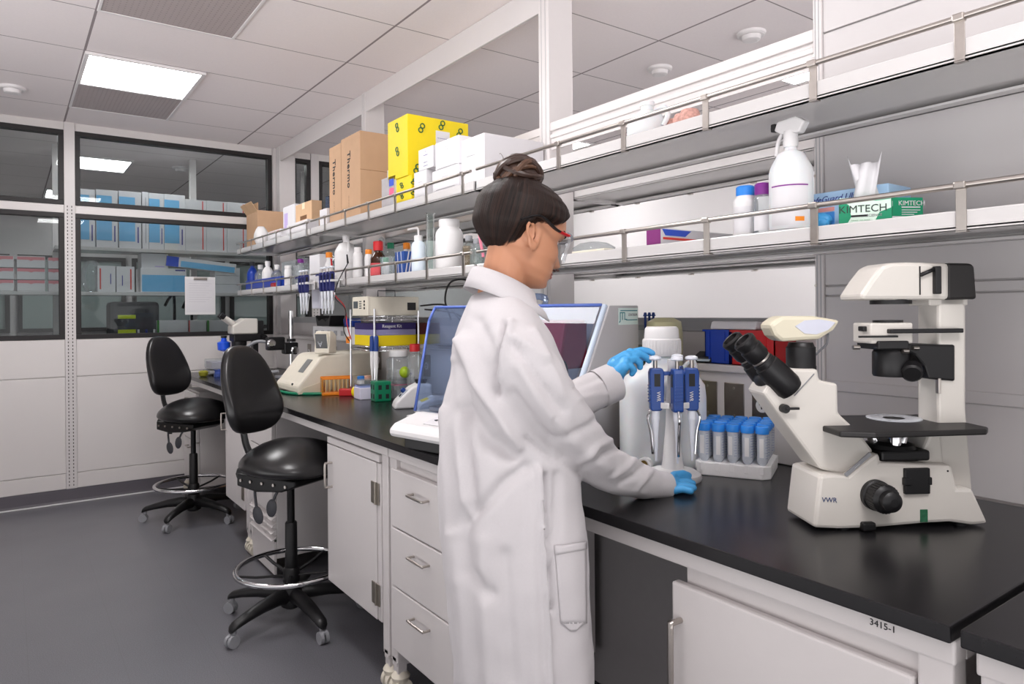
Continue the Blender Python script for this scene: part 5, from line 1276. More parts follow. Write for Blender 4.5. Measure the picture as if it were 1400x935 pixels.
bottle('small white bottle with orange cap left of the red capped bottle', 504, 341, 1.57, SL, .022, plasticw, orangep, 'wide', .022, .8, name='small_bottle')
bottle('little bottle with green cap in front of the red capped bottle', 527, 352, 1.56, SL, .020, plasticw, greenp, 'wide', .02, .85, name='small_bottle')
bottle('clear bottle with green cap behind the blue striped box', 534, 332, 1.68, SL, .03, clearg, greenp, 'std', .028, .6, name='small_bottle')
bottle('bottle with orange cap behind the blue striped box', 556, 332, 1.70, SL, .03, plasticw, orangep, 'std', .03, .6, name='small_bottle')
tag(MB().lathe([(.032, 0), (.036, .05), (.038, .09)], 24, cap=False).lathe([(.03, .004), (.03, .006)], 24).build('plastic_beaker', clear, None, (1.55, W(530, 372, 'x', 1.55).y, SL)), 'clear plastic beaker in front of the blue striped box', 'beaker')
o = fbox('striped_box', 'blue box with white diagonal stripes behind the wash bottle', 'box', 540, 552, 578, 343, SL, 1.60, mat('box_blue', '#284f98', .5)); w, d, h = dims(o)
for k in range(5): MB().prism([(0, 0), (.006, 0), (.026, h), (.02, h)], -.001, 0, 'y', tr(w * (.05 + .17 * k), 0, 0)).build('stripe', paper, o)
for k in range(2): MB().prism([(0, 0), (.005, 0), (.02, h), (.015, h)], -.001, 0, 'x', tr(0, d * (.15 + .4 * k), 0)).build('stripe', paper, o)
t = thing('sign_holder', 'clear round topped stand with dark red emblem behind the red capped bottle', 'sign', (1.66, W(521, 318, 'x', 1.66).y, SL)); MB().prism([(-.05, 0), (.05, 0), (.05, .18), (.035, .215), (0, .228), (-.035, .215), (-.05, .18)], -.002, .002, 'x').build('sheet', clear, t); MB().ell((-.004, .008, .20), (.002, .013, .010), 12, 8).ell((-.004, -.012, .192), (.002, .010, .012), 12, 8).build('emblem', mat('emblem_red', '#5c1226', .5), t)
o = bottle('large white jug with narrow neck on the lower shelf left of the red capped bottle', 473, 322, 1.60, SL, .066, plasticw, plasticw, 'std', .02, .3, name='white_jug', cat='jug')
h = W(473, 322, 'x', 1.60).z - SL; MB().tube(spline([(-.01, -.025, h * .86), (-.01, -.05, h * .9), (-.01, -.062, h * .8), (-.01, -.06, h * .62)], 5), .008, 8).build('handle', plasticw, o)
bottle('smaller white bottle in front of the large white jug', 489, 338, 1.555, SL, .027, plasticw, plasticw, 'wide', .02, .7, name='small_bottle')
o = bottle('bottle with broad orange collar beside the large white jug', 450, 345, 1.56, SL, .024, plasticw, orangep, 'std', .028, .8, name='small_bottle', lab=(bluel, .1, .3))
tag(MB().prism([(-.06, 0), (.06, 0), (.045, .20), (-.045, .20)], -.03, .03, 'x', bev=.008).build('supply_bag', clear, None, (1.65, W(449, 340, 'x', 1.65).y, SL)), 'clear bag standing behind the orange collared bottle', 'bag')
fbox('white_box', 'plain white box on the lower shelf above the blue pipettes', 'box', 423, 437, 447, 347, SL, 1.54, paper)
t = thing('clear_bin', 'clear plastic bin with black writing on the lower shelf, far bay', 'bin', (1.56, W(420, 360, 'x', 1.56).y, SL)); d = W(385, 360, 'x', 1.56).y - W(420, 360, 'x', 1.56).y
MB().box(0, .003, 0, d, 0, .17).box(.003, .2, 0, .003, 0, .17).box(.003, .2, d - .003, d, 0, .17).box(.197, .2, 0, d, 0, .17).box(0, .2, 0, d, 0, .003).build('tray', clear, t); textmesh('ROZ', .035, ink, 'writing', t, frame((-.001, d * .35, .145), (0, -1, 0), (0, 0, 1))); MB().box(.03, .17, .04, d - .04, .004, .10, .01).build('contents', plasticw, t)
bottle('bottle with purple cap in front of the clear bin', 411, 354, 1.545, SL, .03, clear, purple, 'std', .022, .62, name='small_bottle')
bottle('small white jar in front of the clear bin', 394, 363, 1.535, SL, .026, plasticw, plasticw, 'wide', .015, .9, name='white_jar')
tag(MB().box(-.03, .03, -.05, .05, 0, .03, .008).build('marker_box', redp, None, (1.55, W(378, 375, 'x', 1.55).y, SL + .0)), 'red case on the lower shelf beside the wash bottles', 'case')
t = thing('blue_tray', 'blue tray holding the wash bottles at the far end of the lower shelf', 'tray', (1.53, W(384, 395, 'x', 1.53).y, SL)); d = W(336, 390, 'x', 1.53).y - W(384, 395, 'x', 1.53).y; d = min(d, 5.86 - W(384, 395, 'x', 1.53).y)
MB().box(0, .003, 0, d, 0, .07).box(.2, .203, 0, d, 0, .07).box(0, .2, 0, .003, 0, .07).box(0, .2, d - .003, d, 0, .07).box(0, .2, 0, d, 0, .004).build('tray', blue, t)
for k, (px, x, pt, m) in enumerate(((345, 1.62, 358, blue), (356, 1.60, 362, clear), (366, 1.58, 357, plasticw), (379, 1.59, 362, clear))):
    bottle(('blue bottle at the far end of the blue tray', 'clear wash bottle second from the far end in the blue tray', 'white topped wash bottle in the middle of the blue tray', 'clear wash bottle at the near end of the blue tray')[k], px, pt, x, SL + .004, .042, m, dgrey if k == 0 else plasticw, 'std', .03, .45, 'wash bottles in the blue tray', 'wash_bottle')
# ---- lower shelf, near bay
tag(MB().box(0, .12, 0, .16, 0, .0105, .003).build('leaflet_stack', mat('paper_cream', '#e9e4d2', .6), None, (1.55, W(826, 345, 'x', 1.55).y, SL + .001)), 'thin cream papers lying at the left end of the lower shelf, right of the face', 'papers')
tag(MB().lathe([(.045, 0), (.07, .01), (.075, .03), (.05, .045), (.02, .05)], 20).build('plastic_pouch', clear, None, (1.66, W(812, 320, 'x', 1.66).y, SL)), 'clear plastic pouch lying on the lower shelf near the face', 'pouch')
o = fbox('strip_box', 'flat white box with magenta end and blue and red stripes on the lower shelf', 'box', 884, 903, 1004, 311, SL, 1.545, paper); w, d, h = dims(o)
flab(o, 0, 1, 0, 1, mat('magenta_print', '#7d2a70', .5)); MB().box(w * .03, w * .75, -.001, 0, h * .35, h * .48).box(w * .82, w * .97, -.001, 0, h * .35, h * .48).build('stripe', redl, o); MB().prism([(0, 0), (w * .25, 0), (w * .33, h * .35), (-w * .04, h * .35)], -.0015, 0, 'y', tr(w * .06, 0, h * .58)).build('print_blue', bluel, o)
o = bottle('white bottle with blue cap left of the purple capped bottle', 1019, 255, 1.585, SL, .032, plasticw, skyb, 'wide', .022, .72, name='reagent_bottle', lab=(paper, .1, .7))
bottle('clear bottle with purple cap beside the spray bottle', 1043, 251, 1.575, SL, .025, clear, purple, 'wide', .026, .8, name='reagent_bottle', lab=(paper, .1, .55))
o = bottle('white spray bottle with trigger and black nozzle left of the rack post', 1081, 196, 1.575, SL, .052, milky, None, 'std', .0, .32, name='spray_bottle', lab=(paper, .06, .52))
h = W(1081, 196, 'x', 1.575).z - SL
MB().lathe([(.017, h - .01), (.018, h), (.017, h + .03)], 20).build('collar', plasticw, o)
sp = MB().prism([(-.02, h + .025), (.03, h + .02), (.045, h + .045), (.02, h + .062), (-.03, h + .058), (-.038, h + .036)], -.013, .013, 'x', bev=.004)
sp.xf(rot(R(180), 'Z')); sp.build('trigger_head', plasticw, o)
MB().tube(spline([(0, .018, h + .035), (0, .034, h + .01), (0, .04, h - .025)], 5), .005, 8).build('trigger', plasticw, o)
MB().box(-.010, .010, .036, .05, h + .036, h + .056, .003).build('nozzle', black, o); MB().cyl((0, .05, h + .046), (0, .053, h + .046), .005, seg=12).build('nozzle_tip', greyp, o)
MB().loft([[Vector((.0528 * cos(R(155 + 8 * k)), .0528 * sin(R(155 + 8 * k)), z)) for k in range(14)] for z in (h * .49, h * .505)], closed=False, cap=False).build('label_rule', purple, o)
MB().loft([[Vector((.0529 * cos(R(222 + 6 * k)), .0529 * sin(R(222 + 6 * k)), z)) for k in range(5)] for z in (h * .10, h * .15)], closed=False, cap=False).build('label_mark', orangep, o)
o = fbox('glove_box', 'blue and white glove box with a blue glove showing, behind the tissue box', 'box', 1100, 1115, 1250, 274, SL, 1.665, mat('glove_box_blue', '#a9c9e8', .45), xback=1.86)
# the glove box faces the aisle at an angle: rebuilt as a long box along the shelf
D.objects.remove(kids(o)[0]); y_a, y_b = W(1112, 290, 'x', 1.66).y, W(1215, 290, 'x', 1.66).y; o.location = (1.66, y_b, SL); hG = W(1115, 265, 'x', 1.66).z - SL; gb = MB().box(0, .11, 0, y_a - y_b, 0, hG, .002); gb.build('carton', MATS['glove_box_blue'], o); o['dims'] = (.11, y_a - y_b, hG)
fdir(o, 'SafeGuard Ultra', .021, .30, .82, pen, shear=.35); flab(o, .05, .3, .52, .62, mat('salmon_print', '#e29a93', .5)); flab(o, .0, .3, .05, .5, mat('glove_print', '#4b93d6', .5)); fdir(o, '----', .02, .66, .86, ink)
gv = MB(); gv.ell((-.012, (y_a - y_b) * .86, .03), (.018, .03, .02), 14, 8).ell((-.02, (y_a - y_b) * .82, .022), (.014, .02, .016), 14, 8); gv.build('dangling_glove', glovem, o)
# tissue boxes
tg = mat('tissue_green', '#0c8a62', .45); tm_ = mat('tissue_mint', '#d8ecdf', .45)
def on_x(px, py, x): return W(px, py, 'x', x)
def rbox(name, label, cat, a, b, dep, h, zb, m, grp=None):
    """carton whose long face runs from a to b (x, y), with the depth going away to the right"""
    A, B = Vector((a[0], a[1], 0)), Vector((b[0], b[1], 0)); ang = math.atan2(A.y - B.y, A.x - B.x) - pi / 2; L = (A - B).length
    o = thing(name, label, cat, (B.x, B.y, zb), ang, grp); MB().box(0, dep, 0, L, 0, h, .0015).build('carton', m, o); o['dims'] = (dep, L, h); return o
A, B = W(1147, 312, 'z', SL), W(1219, 305, 'z', SL)
A = W(1147, 300, 'x', 1.555); B = W(1219, 300, 'x', 1.60)
o = rbox('tissue_box', 'green and white tissue box with a tissue sticking out, nearest the shelf edge', 'tissue box', (1.555, A.y), (1.60, B.y), .105, W(1217, 266, 'x', 1.60).z - SL, SL, tm_, 'tissue boxes')
w, d, h = dims(o)
MB().prism([(d, 0), (d, h), (d * .80, h * .72), (d * .76, h * .3), (d * .86, 0)], -.001, .001, 'x').build('green_sweep', tg, o); MB().prism([(0, 0), (0, h * .55), (d * .22, h * .42), (d * .34, 0)], -.001, .001, 'x').build('green_sweep', tg, o); MB().prism([(0, h), (d * .6, h), (d * .3, h * .82), (0, h * .86)], -.001, .001, 'x').build('green_sweep', mat('tissue_green_light', '#6cbf9d', .45), o)
fdir(o, 'KIMTECH', .0235, .46, .56, mat('print_dark', '#24352f', .5)); flab(o, .16, .56, .29, .36, ink); fdir(o, 'SCIENCE', .008, .68, .32, greyp); fdir(o, '------ --- -----', .0075, .42, .18, ygreen); flab(o, .79, .88, .06, .2, paper, name='diamond')
MB().box(0, w, -.0008, .0008, 0, h).build('end_panel', tg, o); textmesh('KIMTECH', .016, paper, 'end_print', o, frame((w * .5, -.0014, h * .72), (1, 0, 0), (0, 0, 1)))
ts = MB()
for s_, y0_, lean in ((-1, .55, -.012), (1, .42, .018)):
    ts.loft([[Vector((w * .45 + .008 * sin(k * 1.2) + s_ * .005, d * y0_ + (k - 3) * .0075 + lean * z / .07 * 1.1, h - .004 + z * (1 + (.25 if k == (0 if s_ < 0 else 6) else 0)))) for k in range(7)] for z in (0, .025, .055, .088)], closed=False, cap=False)
tz = ts.build('tissue', paper, o, sharp=180); md = tz.modifiers.new('thick', 'SOLIDIFY'); md.thickness = .001
C_ = W(1219, 302, 'x', 1.605)
o = rbox('tissue_box', 'plain green tissue box end with white emblem, right of the tissue box with a tissue', 'tissue box', (1.628, W(1220, 300, 'x', 1.628).y), (1.69, W(1256, 300, 'x', 1.69).y - .01), .10, W(1240, 270, 'x', 1.66).z - SL, SL, tg, 'tissue boxes')
w, d, h = dims(o); fdir(o, 'KIMTECH', .015, .62, .78, paper); flab(o, .3, .9, .62, .66, paper, name='rule'); 
for k in range(3): flab(o, .3, .9 - .1 * k, .52 - k * .08, .545 - k * .08, paper, name='rule')
flab(o, 0, .45, 0, .3, paper); fdir(o, '----', .009, .22, .15, lilac)
# ------------------------------------------------------------------ far half of the bench
# wire rack with power supply
RX0, RX1, RY0, RY1 = 1.535, 1.79, 3.35, 3.66
t = thing('wire_rack', 'chrome two tier wire rack holding kits and the power supply', 'rack', (RX0, RY0, BT)); w, d = RX1 - RX0, RY1 - RY0
ZT1, ZT2 = 1.345 - BT, 1.185 - BT
for x in (0, w):
    for y in (0, d): MB().cyl((x, y, 0), (x, y, .47 if x == 0 else .46), .006, seg=12).build('post', chrome, t)
for k, z in enumerate((ZT1, ZT2)):
    m = MB()
    for y in (0, d): m.cyl((0, y, z), (w, y, z), .003, seg=6).cyl((0, y, z - .02), (w, y, z - .02), .003, seg=6)
    for x in (0, w): m.cyl((x, 0, z), (x, d, z), .003, seg=6).cyl((x, 0, z - .02), (x, d, z - .02), .003, seg=6)
    for i in range(13): m.cyl((w * i / 12, 0, z + .002), (w * i / 12, d, z + .002), .0017, seg=6)
    for i in range(10):
        x = w * i / 9.5; m.cyl((x, 0, z), (x + w / 19, 0, z - .02), .0014, seg=6); m.cyl((x + w / 19, 0, z - .02), (x + w / 9.5 if i < 9 else x + w / 19, 0, z), .0014, seg=6)
    m.build('wire_shelf', chrome, t)
psz = BT + ZT1 + .004
n = W(505, 401, 'x', 1.50); y0 = n.y
t = thing('power_supply', 'beige electrophoresis power supply with lit readout on top of the wire rack', 'power supply', (1.50, 3.36, psz)); d_, w_, h_ = .19, .30, .098
MB().box(.012, w_, 0, d_, 0, h_, .004).build('housing', beige, t); MB().box(0, .014, -.002, d_ + .002, 0, h_ + .002, .003).build('front_panel', cream, t)
MB().box(-.001, .001, d_ * .62, d_ * .92, h_ * .4, h_ * .78).build('display', mat('lcd_dark', '#4c5357', .3), t)
kp = MB()
for j in range(4): kp.box(-.002, .001, d_ * .38, d_ * .52, h_ * (.38 + .12 * j), h_ * (.43 + .12 * j), .0005)
kp.build('keypad', dgrey, t); kb = MB()
for j in range(3): kb.cyl((-.003, d_ * .18, h_ * (.4 + .18 * j)), (.001, d_ * .18, h_ * (.4 + .18 * j)), .006, seg=12)
kb.build('knobs', black, t)
MB().box(.02, w_ - .005, .0, d_, h_, h_ + .001).build('top_plate', beige, t); MB().box(w_ - .07, w_ - .02, -.002, .001, h_ * .28, h_ * .7, .001).build('side_socket', black, t); MB().box(.10, .24, .05, .12, h_ + .001, h_ + .004, .001).tube([(.10, .085, h_), (.10, .085, h_ + .035), (.2, .085, h_ + .035), (.2, .085, h_)], .003, 6).build('carry_frame', dgrey, t)
def kit(label, z, hh, m, y0=3.36, y1=3.63, x0=1.545, x1=1.78, txt=None, tm=paper, name='kit_box'):
    o = tag(MB().box(0, x1 - x0, 0, y1 - y0, 0, hh, .0015).build(name, m, None, (x0, y0, z)), label, 'box', 'kits on the wire rack'); o['dims'] = (x1 - x0, y1 - y0, hh)
    if txt: textmesh(txt, hh * .7, tm, 'print', o, frame(((x1 - x0) * .4, -.0012, hh * .5), (1, 0, 0), (0, 0, 1)))
    return o
z = BT + ZT2 + .005
kit('yellow kit box at the bottom of the stack in the wire rack', z, .055, yb)
kit('second yellow kit box behind the stack, right of the white post', z, .055, yb, x0=1.80, x1=1.93)
kit('lilac and blue kit box in the middle of the stack in the wire rack', z + .0555, .03, mat('kit_lilac', '#8a86ad', .5), txt='. . . . . . .')
kit('dark violet kit box with white letters, top of the stack in the wire rack', z + .086, .034, mat('kit_violet', '#2b1d5e', .45), txt='Reagent Kit')
kit('maroon box beside the kits at the back of the wire rack', z + .056, .06, mat('kit_maroon', '#5a2222', .5), x0=1.80, x1=1.93)
fbox('white_label_box', 'white box with orange panel on the wire rack behind the beige imager', 'box', 482, 494, 514, 448, z, 1.545, paper, xback=1.7); o = D.objects['white_label_box']; o.location.y = 3.63; flab(o, .0, .5, .05, .45, orangep); flab(o, .1, .9, .1, .4, orangep, 'side')
# jars in front of the rack
bottle('clear round jar with domed lid under the wire rack', 545, 478, 1.66, BT + .10, .065, clear, plasticw, 'wide', .03, .75, name='round_jar'); D.objects['round_jar'].location.z = BT; 
o = D.objects['round_jar']; MB().lathe([(.06, .0), (.064, .006), (.064, .10)], 24).build('jar_stand', clear, o)
for c in kids(o):
    if c.name.split('.')[0] in ('body', 'cap'): c.location.z = .10
bottle('clear bottle with red cap in front of the yellow kit box', 567, 470, 1.70, BT, .042, clear, redp, 'wide', .035, .62, name='reagent_bottle')
o = fbox('label_box', 'white box with blue emblem behind the vortex mixer', 'box', 542, 546, 566, 506, BT, 1.66, paper); w, d, h = dims(o); MB().ell((w * .5, -.001, h * .85), (w * .35, .001, .008), 14, 8).build('emblem', pen, o)
# vortex mixer and a second pale mixer
VM = LM(1.53, 3.0, BT, R(-20))
t = thing('vortex_mixer', 'white wedge shaped vortex mixer with blue knob on the bench left of the shaker', 'mixer', (1.53, 3.0, BT), R(-20))
MB().prism([(-.06, 0), (.12, 0), (.12, .11), (.06, .115), (.02, .095), (-.05, .03)], -.06, .06, 'y', bev=.008).build('housing', plasticw, t)
q = tr(-.012, 0, .062) @ rot(R(-46), 'Y'); MB().box(-.02, .03, -.04, .03, .002, .006, .001, q).build('control_plate', mat('plate_grey', '#b8bcc6', .4), t)
MB().lathe([(.010, 0), (.012, .01), (.009, .02)], 16, q @ tr(.015, -.012, .004)).build('knob', navy, t); MB().lathe([(.008, 0), (.008, .006)], 14, q @ tr(-.012, -.012, .004)).build('switch', black, t)
MB().lathe([(.016, .10), (.026, .115), (.03, .13), (.024, .132)], 20, tr(.075, 0, .0)).build('cup_head', black, t)
t = thing('mini_centrifuge', 'small pale bench device with yellow sticker close to the blue hood', 'centrifuge', (1.52, 2.76, BT), R(-20)); MB().prism([(-.06, 0), (.09, 0), (.09, .07), (.02, .075), (-.045, .05)], -.05, .05, 'y', bev=.01).build('housing', plasticw, t); MB().box(-.035, .0, -.03, .03, .0, .002, .0005, tr(.0, 0, .0665) @ rot(R(-21), 'Y')).build('sticker', yellowp, t); MB().box(-.0595, -.052, -.03, .03, .015, .035).build('badge', greyp, t)
# green tube block, tip boxes, small containers
def holes(o, nx, ny, nz, w, d, h, m=ink):
    mb = MB()
    for i in range(2):
        for j in range(2):
            mb.box(-.001, .0005, d * (.2 + .45 * i), d * (.4 + .45 * i), h * (.15 + .45 * j), h * (.38 + .45 * j)); mb.box(w * (.2 + .45 * i), w * (.4 + .45 * i), -.001, .0005, h * (.15 + .45 * j), h * (.38 + .45 * j))
    return mb.build('slots', m, o)
p = W(513, 550, 'z', BT)
t = thing('tube_block', 'dark green open tube rack standing at the bench front before the wire rack', 'tube rack', (p.x, p.y, BT), R(-8)); MB().box(0, .085, 0, .085, 0, .102, .006).build('block', greenp, t); holes(t, 2, 2, 2, .085, .085, .102)
p = W(492, 547, 'z', BT)
t = thing('tip_box', 'clear pipette tip box with lilac insert left of the green tube rack', 'tip box', (p.x, p.y, BT), R(-5)); MB().box(0, .105, 0, .10, 0, .062, .004).build('base', mat('tip_base', '#dcd8ea', .35), t); MB().box(.004, .101, .004, .096, .062, .072).build('tip_tray', mat('tray_lilac', '#98a4d6', .4), t); MB().box(.001, .104, .001, .099, .072, .10, .006).build('lid', clear, t)
p = W(529, 534, 'z', BT)
t = thing('tip_box', 'clear box with pink insert between green tube rack and vortex mixer', 'tip box', (1.62, 3.3, BT), R(-5)); MB().box(0, .13, 0, .08, 0, .07, .004).build('base', clear, t); MB().box(.004, .126, .004, .076, .07, .076).build('tip_tray', pinkl, t); MB().box(.001, .129, .001, .079, .076, .11, .006).build('lid', clear, t)
bottle('small tube rack object with blue round lid behind the lilac tip box', 494, 514, 1.60, BT, .024, plasticw, skyb, 'wide', .018, .9, name='small_pot', cat='pot')
bottle('small pot with flesh coloured lid beside the blue lidded pot', 503, 513, 1.63, BT, .022, black, mat('salmon_lid', '#e0b49c', .5), 'wide', .02, .9, name='small_pot', cat='pot')
tag(MB().ell((0, 0, .03), (.022, .022, .03), 16, 10).build('squeeze_bulb', yellowp, None, (1.50, 3.52, BT)), 'small yellow bulb beside the red rack on the bench', 'bulb')
tag(MB().ell((0, 0, .03), (.028, .028, .03), 16, 10).build('squeeze_bulb', mat('lime', '#9ab51c', .4), None, (1.66, 3.26, BT + .112)), 'lime green ball lying on the pink tip box', 'ball')
o = W(470, 540, 'z', BT)
t = thing('tube_strip_rack', 'red tube rack lying at the bench front beside the orange comb tray', 'tube rack', (1.45, 3.625, BT), R(-32)); MB().prism([(0, 0), (.15, 0), (.15, .034), (.0, .04)], 0, .05, 'y', bev=.005).build('block', redp, t)
# orange gel comb tray
t = thing('gel_tray', 'orange framed gel casting tray with combs in front of the beige imager', 'gel tray', (1.385, 3.70, BT), R(-15)); orang = pane('orange_acrylic', '#f2b23c', .3, 0, .5, '#e39a1e')
t.scale = (1.25, 1.0, 1.2); MB().box(0, .13, 0, .10, 0, .014, .003).build('floor_plate', orangep, t)
for x in (0, .124):
    MB().box(x, x + .005, 0, .10, .014, .075, .001).build('end_wall', orang, t)
MB().box(0, .13, .0, .006, .072, .082, .002).build('top_bar', orangep, t); MB().box(0, .13, .094, .10, .072, .082, .002).build('top_bar', orangep, t)
for i in range(6): MB().box(.014 + i * .018, .017 + i * .018, .006, .094, .016, .07).build('comb', mat('comb_clear', '#e2c487', .3), t)
# beige gel imager with wedge housing
IX0, IY0 = 1.285, 3.80
t = thing('gel_imager', 'beige wedge shaped gel imager with sloping display in the middle of the bench', 'imager', (IX0, IY0, BT)); 
MB().prism([(0, .006), (0, .05), (.02, .07), (.13, .205), (.16, .215), (.46, .222), (.46, .006)], 0, .38, 'y', bev=.012).build('housing', beige, t)
MB().prism([(.0, .006), (.03, .006), (.46, .006), (.46, .10), (.20, .085), (.03, .04)], -.006, .0, 'y', bev=.002).build('side_cover', mat('beige_dark', '#cfc6b2', .45), t)
sl = math.atan2(.135, .11); MB().box(-.045, .045, -.04, .04, -.001, .002, .0005, tr(.085, .12, .152) @ rot(-sl, 'Y') @ rot(0, 'Z')).build('display', mat('imager_display', '#7b7b78', .3), t)
MB().cyl((.008, .10, .055), (.0, .10, .052), .007, seg=12).build('knob', black, t)
for x in (.04, .42):
    for y in (.04, .34): MB().cyl((x, y, 0), (x, y, .012), .015, seg=12).build('foot', black, t)
MB().tube(spline([(.0, .40, .008), (-.03, .25, .008), (-.01, .05, .008), (.10, -.05, .008), (.2, -.07, .008)], 8), .008, 8).build('green_hose', mat('hose_green', '#12805c', .4), t)
# handheld unit with screen standing on the imager
a, b = W(447, 487, 'z', BT + .224), None
t = thing('readout_unit', 'small beige unit with tilted dark screen standing on top of the gel imager', 'readout', (1.485, 3.80, BT + .224), R(38)); MB().prism([(-.04, 0), (.045, 0), (.045, .10), (.01, .125), (-.022, .125)], 0, .095, 'y', bev=.006).build('case', beige, t)
q = tr(-.036, .047, .065) @ rot(R(-99), 'Y'); fr = MB().box(-.05, .05, -.042, .042, 0, .004, .002, q).build('bezel', cream, t); MB().box(-.046, .046, -.036, .036, .004, .0055, 0, q).build('screen', mat('screen_black', '#15161a', .12), fr)
textmesh('A', .045, mat('screen_glyph', '#b9bcc4', .4), 'glyph', fr, tr(-.036, .047, .065) @ rot(R(-99), 'Y') @ tr(-.01, .008, .006) @ rot(R(90), 'Z'))
# pipettes hanging from the lower shelf edge
dpb = mat('dark_pipette', '#262a66', .4)
for y, n_, lab in ((4.18, 3, 'left'), (3.80, 4, 'right')):
    h_ = thing('pipette_holder', 'white pipette holder clipped to the lower shelf edge, ' + ('nearer the window wall' if n_ == 3 else 'above the gel imager'), 'holder', (1.49, y, 1.545), 0, 'clip on pipette holders'); MB().box(-.05, -.001, -.10, .10, -.006, .006, .002).box(-.006, -.001, -.10, .10, -.04, .02, .001).build('clip_bar', plasticw, h_)
    for k in range(n_):
        p = pipette((1.455, y - .075 + .05 * k + (.025 if n_ == 3 else 0), 1.36), pi + R(0), 'dark blue pipette hanging on the shelf clip ' + ('by the window side' if n_ == 3 else 'above the gel imager') + ', ' + ('first', 'second', 'third', 'fourth')[k] + ' from the right', 'pipettes on the shelf clips', col=dpb)
tag(MB().prism([(-.07, 0), (.07, 0), (.075, .12), (-.075, .12)], -.035, .02, 'x', bev=.006).build('waste_box', mat('pale_lilac_box', '#dcdcea', .5), None, (1.60, 4.28, 1.338)), 'pale lilac box hanging under the shelf behind the dark pipettes', 'box')
D.objects['waste_box'].location = (1.60, 4.28, 1.394)
tag(MB().box(-.03, .03, -.07, .07, 0, .05, .006).build('blue_box', blue, None, (1.62, 3.82, BT + .40 - .06)), 'royal blue box on the grey case under the hanging pipettes', 'box')
# grey outlet case, black tray under it
t = thing('power_strip_case', 'long grey case with a row of outlets behind the gel imager', 'case', (1.66, 3.98, 1.195)); MB().box(0, .12, 0, .62, 0, .085, .006).build('case', mat('case_grey', '#c3c2c4', .4), t)
for k in range(5): MB().box(-.002, .001, .08 + k * .11, .13 + k * .11, .03, .06, .001).build('outlet', greyp, t)
D.objects['blue_box'].location = (1.73, 4.1, 1.2805)
tag(MB().prism([(-.12, 0), (.10, 0), (.13, .07), (.06, .035), (0, .05), (-.06, .03), (-.14, .07)], 0, .10, 'x', bev=.004).build('black_tray', black, None, (1.67, 4.45, 1.2805)), 'black wavy tray on the grey case below the lilac box', 'tray')
# red and black leads hanging over the shelf rail to the power supply
leads = ((redp, [(1.497, 3.83, 1.63), (1.47, 3.78, 1.56), (1.475, 3.74, 1.47), (1.50, 3.66, 1.40), (1.49, 3.60, 1.30), (1.52, 3.62, 1.22)], 'red electrode lead looping from the lower shelf to the rack'), (black, [(1.497, 3.60, 1.635), (1.47, 3.68, 1.53), (1.475, 3.73, 1.45), (1.49, 3.62, 1.38), (1.495, 3.66, 1.27), (1.55, 3.70, 1.2)], 'black electrode lead looping from the lower shelf to the rack'))
for m, pts, lab in leads:
    o = thing('electrode_lead', lab, 'cable'); MB().tube(spline(pts, 8), .0028, 6).build('wire', m, o); MB().cyl(pts[0], Vector(pts[0]) + Vector((-.01, -.012, .045)), .006, .004, seg=10).build('plug', m, o)
# mains cables behind the hood
for k, pts in enumerate(([(1.82, 3.33, 1.38), (1.80, 3.0, 1.36), (1.75, 2.75, 1.31)], [(1.62, 2.72, 1.33), (1.6, 2.74, 1.42), (1.62, 2.72, 1.50), (1.64, 2.6, 1.50), (1.64, 2.56, 1.44), (1.64, 2.58, 1.36)], [(1.80, 3.34, 1.40), (1.78, 3.05, 1.40), (1.70, 2.78, 1.33)])):
    tag(MB().tube(spline(pts, 8), .0045, 8).build('mains_cable', black), ('black cable running from the power supply to the right', 'black cable looping up to the lower shelf above the blue hood', 'upper black cable arching behind the power supply')[k], 'cable')
# little blue and white pipettes standing by the rack post
for k, (y, x) in enumerate(((3.36, 1.525), (3.33, 1.535))):
    t = thing('small_pipette', ('blue and white pipette leaning on the wire rack post', 'second blue and white pipette leaning on the rack post, to its right')[k], 'pipette', (x, y, BT + .09 + .012), 0, 'pipettes by the rack post'); MB().lathe([(.003, 0), (.008, .06), (.010, .07), (.0105, .15)], 14).build('shaft', plasticw, t); MB().lathe([(.012, .15), (.013, .16), (.011, .225), (.006, .23)], 14).build('grip', navy, t)
for o in [o for o in D.objects if o.name.startswith('small_pipette')]: o.location.z = BT + .102; o.location.x -= .0; 
# ---- far end: stereo microscope, boom stand, balance
t = thing('stereo_microscope', 'black and white stereo microscope at the far end of the bench', 'microscope', (1.46, 5.50, BT), 0)
q = W(345, 447, 'x', 1.42)
MB().box(-.16, .10, -.11, .11, 0, .03, .006).build('base', mw, t); MB().box(.05, .09, -.03, .03, .03, .33, .004).build('column', black, t)
MB().box(-.10, .10, -.07, .07, .245, .30, .008).build('focus_carrier', black, t); MB().lathe([(.045, .13), (.05, .14), (.055, .245)], 24, tr(-.045, 0, 0)).build('objective', black, t)
MB().prism([(-.11, .30), (.075, .30), (.075, .415), (-.02, .42), (-.11, .36)], -.075, .075, 'y', bev=.01).build('head', mw, t)
MB().box(.075, .125, -.05, .05, .29, .40, .006).build('lamp_box', black, t)
for s in (-.032, .032):
    a = Vector((-.07, s, .36)); b = Vector((-.155, s, .425)); e = MB().cyl(a, b, .020, .019).build('eyepiece_tube', mw, t); MB().cyl(b, b + (b - a).normalized() * .035, .021, .019).build('eyepiece', black, e)
MB().cyl((.12, 0, .27), (.12, -.09, .27), .022, seg=18).cyl((.12, -.09, .27), (.12, -.10, .27), .015, seg=18).build('focus_knob', black, t)
t = thing('boom_stand', 'chrome pole with black clamps and silver knobs next to the stereo microscope', 'stand', (1.60, 4.86, BT)); MB().box(-.09, .09, -.09, .09, 0, .02, .006).build('base', greyp, t); MB().cyl((0, 0, .02), (0, 0, .47), .017, seg=20).build('pole', chrome, t)
